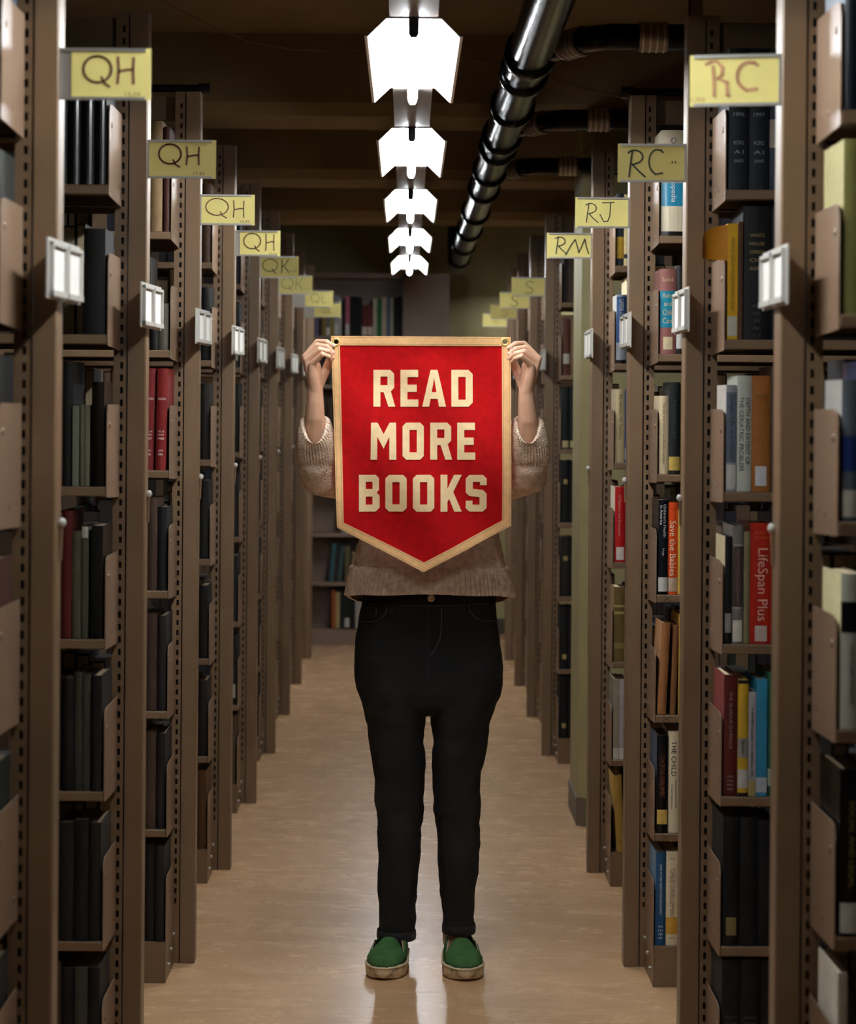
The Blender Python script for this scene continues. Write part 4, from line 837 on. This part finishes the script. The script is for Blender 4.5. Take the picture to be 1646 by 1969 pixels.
bp = N.new('ShaderNodeBump'); bp.inputs['Strength'].default_value = .8; bp.inputs['Distance'].default_value = .003; bp.invert = True; L.new(vo.outputs['Distance'], bp.inputs['Height']); L.new(bp.outputs[0], b.inputs['Normal'])
sw = MB(); DS = 6.72
TOR = [(1096, 676, 975, .152), (1065, 684, 968, .146), (1030, 692, 960, .142), (980, 697, 955, .14), (930, 698, 952, .138), (895, 695, 953, .125), (868, 710, 937, .105), (850, 745, 902, .08), (838, 775, 872, .07)]
sw.loft([lr(y, a, b_, DS, ry, 2.5) for y, a, b_, ry in TOR])
SL = []
for q in (-1, 1):
    sh = Vector((CXP+q*.135, 6.74, 1.325)); el = W(613 if q < 0 else 1017, 912, 6.53); up = W(612 if q < 0 else 1017, 893, 6.512)
    mid = sh.lerp(el, .55)+Vector((0, 0, -.012))
    up2 = W(611 if q < 0 else 1018, 870, 6.5)
    sw.chain([(*sh, .078), (*mid, .066), (*el, .0545), (*up, .050), (*up2, .0475)], 24)
    SL.append((up, q))
sme = remesh(sw, .006, 5)
wrinkle(sme, lambda c: (mn.noise(c*11)+.4*mn.noise(c*27))*.004)
so = pob('sweater', sme, KNIT)
def ribbed(rings_fn, nrib, rows, amp, name):
    seg = nrib*6; mb = MB(); out = []
    for (v, inn) in rows:
        out.append([rings_fn(i/seg, v, inn+amp*(.5+.5*math.cos(2*math.pi*nrib*i/seg)) if inn > -.002 else inn) for i in range(seg)])
    mb.loft(out, caps=False); return mb.build(name, KNIT, so)
def hemf(u, v, off):
    y = 1135-v*45; xl = 665+v*11; xr = 984-v*9; a, b_ = W(xl, y, DS), W(xr, y, DS); c = (a+b_)/2; rx = (b_.x-a.x)/2; ry = .160-v*.006
    an = 2*math.pi*u; ca, sa = math.cos(an), math.sin(an); p_ = 2.5
    k1 = Vector((rx*math.copysign(abs(ca)**(2/p_), ca), ry*math.copysign(abs(sa)**(2/p_), sa), 0)); n = Vector((k1.x/rx/rx, k1.y/ry/ry, 0)).normalized()
    wob = .004*math.sin(an*3+1)*(1-v); dz = -.012*abs(ca)**2.5*(1-v)
    return Vector((c.x, DS, c.z))+k1+n*(off+wob)+Vector((0, 0, dz+(.0 if sa < 0 else -.05*sa)*(1-v)+.0015*math.sin(an*7)*(1-v)))
ribbed(hemf, 92, [(-.01, -.006), (-.015, .000), (0, .003), (.03, .0035), (.25, .003), (.5, .003), (.75, .003), (.95, .002), (1.02, -.001), (1.08, -.006)], .0052, 'ribbed_hem')
for up, q in SL:
    ctop = W(606 if q < 0 else 1015, 806, 6.468); cb = W(612 if q < 0 else 1017.5, 893, 6.512)
    def cuf(u, v, off, cb=cb, ctop=ctop):
        c = cb.lerp(ctop, v); r = .0475*(1-v)+.0315*v+.006*math.sin(math.pi*v); an = 2*math.pi*u
        d = Vector((math.cos(an), math.sin(an)*1.05, 0)); fr = max(0, -math.sin(an))
        z = -.062*fr**1.3*v*v+(.012*max(0, math.sin(an)))*v
        return c+d*(r+off)+Vector((0, -fr*.010*v, z))
    ribbed(cuf, 40, [(-.06, -.006), (0, .001), (.15, .002), (.3, .002), (.45, .002), (.6, .002), (.75, .002), (.9, .002), (.97, .002), (1.0, -.0002), (.985, -.005), (.85, -.006)], .0042, 'ribbed_cuff')

# shoes
SUEDE = mat('green_suede', '375830', .95, var=.25, scale=35, bump=.4, bscale=500, spec=.15)
SOLE = bpy.data.materials.new('worn_rubber'); SOLE.use_nodes = True
nt = SOLE.node_tree; N, L = nt.nodes, nt.links; b = N['Principled BSDF']; b.inputs['Roughness'].default_value = .7
tc = N.new('ShaderNodeTexCoord'); no = N.new('ShaderNodeTexNoise'); no.inputs['Scale'].default_value = 28; no.inputs['Detail'].default_value = 8; L.new(tc.outputs['Object'], no.inputs['Vector'])
rp = N.new('ShaderNodeValToRGB'); rp.color_ramp.elements[0].color = lin('5e4c36')+(1,); rp.color_ramp.elements[1].color = lin('dccbab')+(1,); rp.color_ramp.elements[0].position = .3; rp.color_ramp.elements[1].position = .48
L.new(no.outputs['Fac'], rp.inputs[0]); L.new(rp.outputs[0], b.inputs['Base Color'])
GORE = mat('tan_elastic', 'a8957c', .8, var=.1); LIN = mat('dark_lining', '1e2a1e', .9)
FL = .268
def fw(y):                                         # half width of the shoe along its length, toe at 0
    q = y/FL
    return .052*(math.sin(min(1, q/.28)*math.pi/2)**.62)*(1-.34*max(0, (q-.34)/.66)**1.2)*(1 if q < .9 else math.sqrt(max(.02, 1-((q-.9)/.1)**2*.9)))
YS = [0.0015, .004, .009, .018, .03, .05, .075, .1, .13, .16, .19, .22, .24, .252, .26, .266]
def outline(off, z): 
    return [Vector((-(fw(y)+off), y, z)) for y in YS]+[Vector((fw(y)+off, y, z)) for y in YS[::-1]]
def shoe(toe, heel, side):
    toe, heel = Vector(toe), Vector(heel); d = (heel-toe); rz = math.atan2(-d.x, d.y)
    s = ob('shoe', None, per, (toe.x-CXP, toe.y-DP, 0), (0, 0, rz)); s['label'] = 'green suede slip-on, %s foot in the picture' % side
    mb = MB(); P = []
    def sc(off, z, lift=0):
        o_ = outline(off, z); return [Vector((p.x, p.y+(-off if p.y < .02 else (off if p.y > .25 else 0)), p.z+lift*max(0, 1-p.y/.06)**2)) for p in o_]
    mb.loft([sc(-.006, .0, .006), sc(-.001, .003, .007), sc(.002, .012, .005), sc(.0025, .026, .002), sc(.001, .034), sc(-.003, .036)]); mb.build('sole', SOLE, s)
    mb = MB(); mb.loft([sc(.0022, .030), sc(.0042, .031), sc(.0042, .034), sc(.0022, .035)], caps=False); mb.build('foxing_stripe', mat('foxing', 'd2bf9a', .7), s)
    # vamp: arched sections from toe to tongue
    mb = MB(); rings = []
    for y, hz_ in ((.004, .036), (.008, .042), (.016, .048), (.03, .054), (.05, .060), (.07, .067), (.09, .0725), (.11, .0805), (.125, .0865), (.132, .0885), (.134, .0865), (.128, .082)):
        w_ = fw(max(y, .006))-.002; rr = []; nar = 1.0 if y < .085 else max(.60, 1-(y-.085)/.05*.42)
        for i in range(19):
            a = math.pi*(i/18); c_, s_ = math.cos(a), math.sin(a)
            x = -w_*math.copysign(abs(c_)**.75, c_); z = .032+(hz_-.032)*(s_**.62)
            if nar < 1:
                z = max(z, .032+(hz_-.032)*.30*(1-nar)/.4); x *= nar+(1-nar)*.15
            rr.append(Vector((x, y, z)))
        rings.append(rr)
    mb.loft(rings, closed=False); v = mb.build('vamp', SUEDE, s); m_ = v.modifiers.new('th', 'SOLIDIFY'); m_.thickness = .003; m_.offset = -1
    # quarters: wall round the heel
    mb = MB(); ys = [.085, .1, .12, .14, .165, .19, .215, .235, .25, .259, .265]
    path = [(-1, y) for y in ys]+[(1, y) for y in ys[::-1]]; rings = []
    for sg, y in path:
        w_ = fw(min(y, .262))-.001; top = .052+.022*min(1, max(0, (y-.085)/.05))+.012*max(0, (y-.2)/.065)
        rings.append([Vector((sg*w_, y, .032)), Vector((sg*(w_+.001), y, .045)), Vector((sg*(w_-.004), y, top-.004)), Vector((sg*(w_-.007), y, top)), Vector((sg*(w_-.010), y, top-.003))])
    mb.loft(rings, closed=False); q_ = mb.build('quarter', SUEDE, s); m_ = q_.modifiers.new('th', 'SOLIDIFY'); m_.thickness = .003; m_.offset = -1
    for sg in (-1, 1):
        mb = MB(); P = []
        mb.add([(sg*(fw(.1)-.006), .092, .040), (sg*(fw(.14)-.008), .15, .040), (sg*(fw(.14)-.011), .15, .073), (sg*(fw(.12)*.72), .118, .083)], [(0, 1, 2, 3)]); g_ = mb.build('elastic_gore', GORE, s)
        m_ = g_.modifiers.new('th', 'SOLIDIFY'); m_.thickness = .002; m_.offset = 0
    mb = MB(); mb.loft([outline(-.004, .036), outline(-.004, .038)]); mb.build('insole', LIN, s)
    return s
shoe((-.0530, 6.562, 0), (-.0195, 6.822, 0), 'left')
shoe((.1640, 6.558, 0), (.1475, 6.820, 0), 'right')
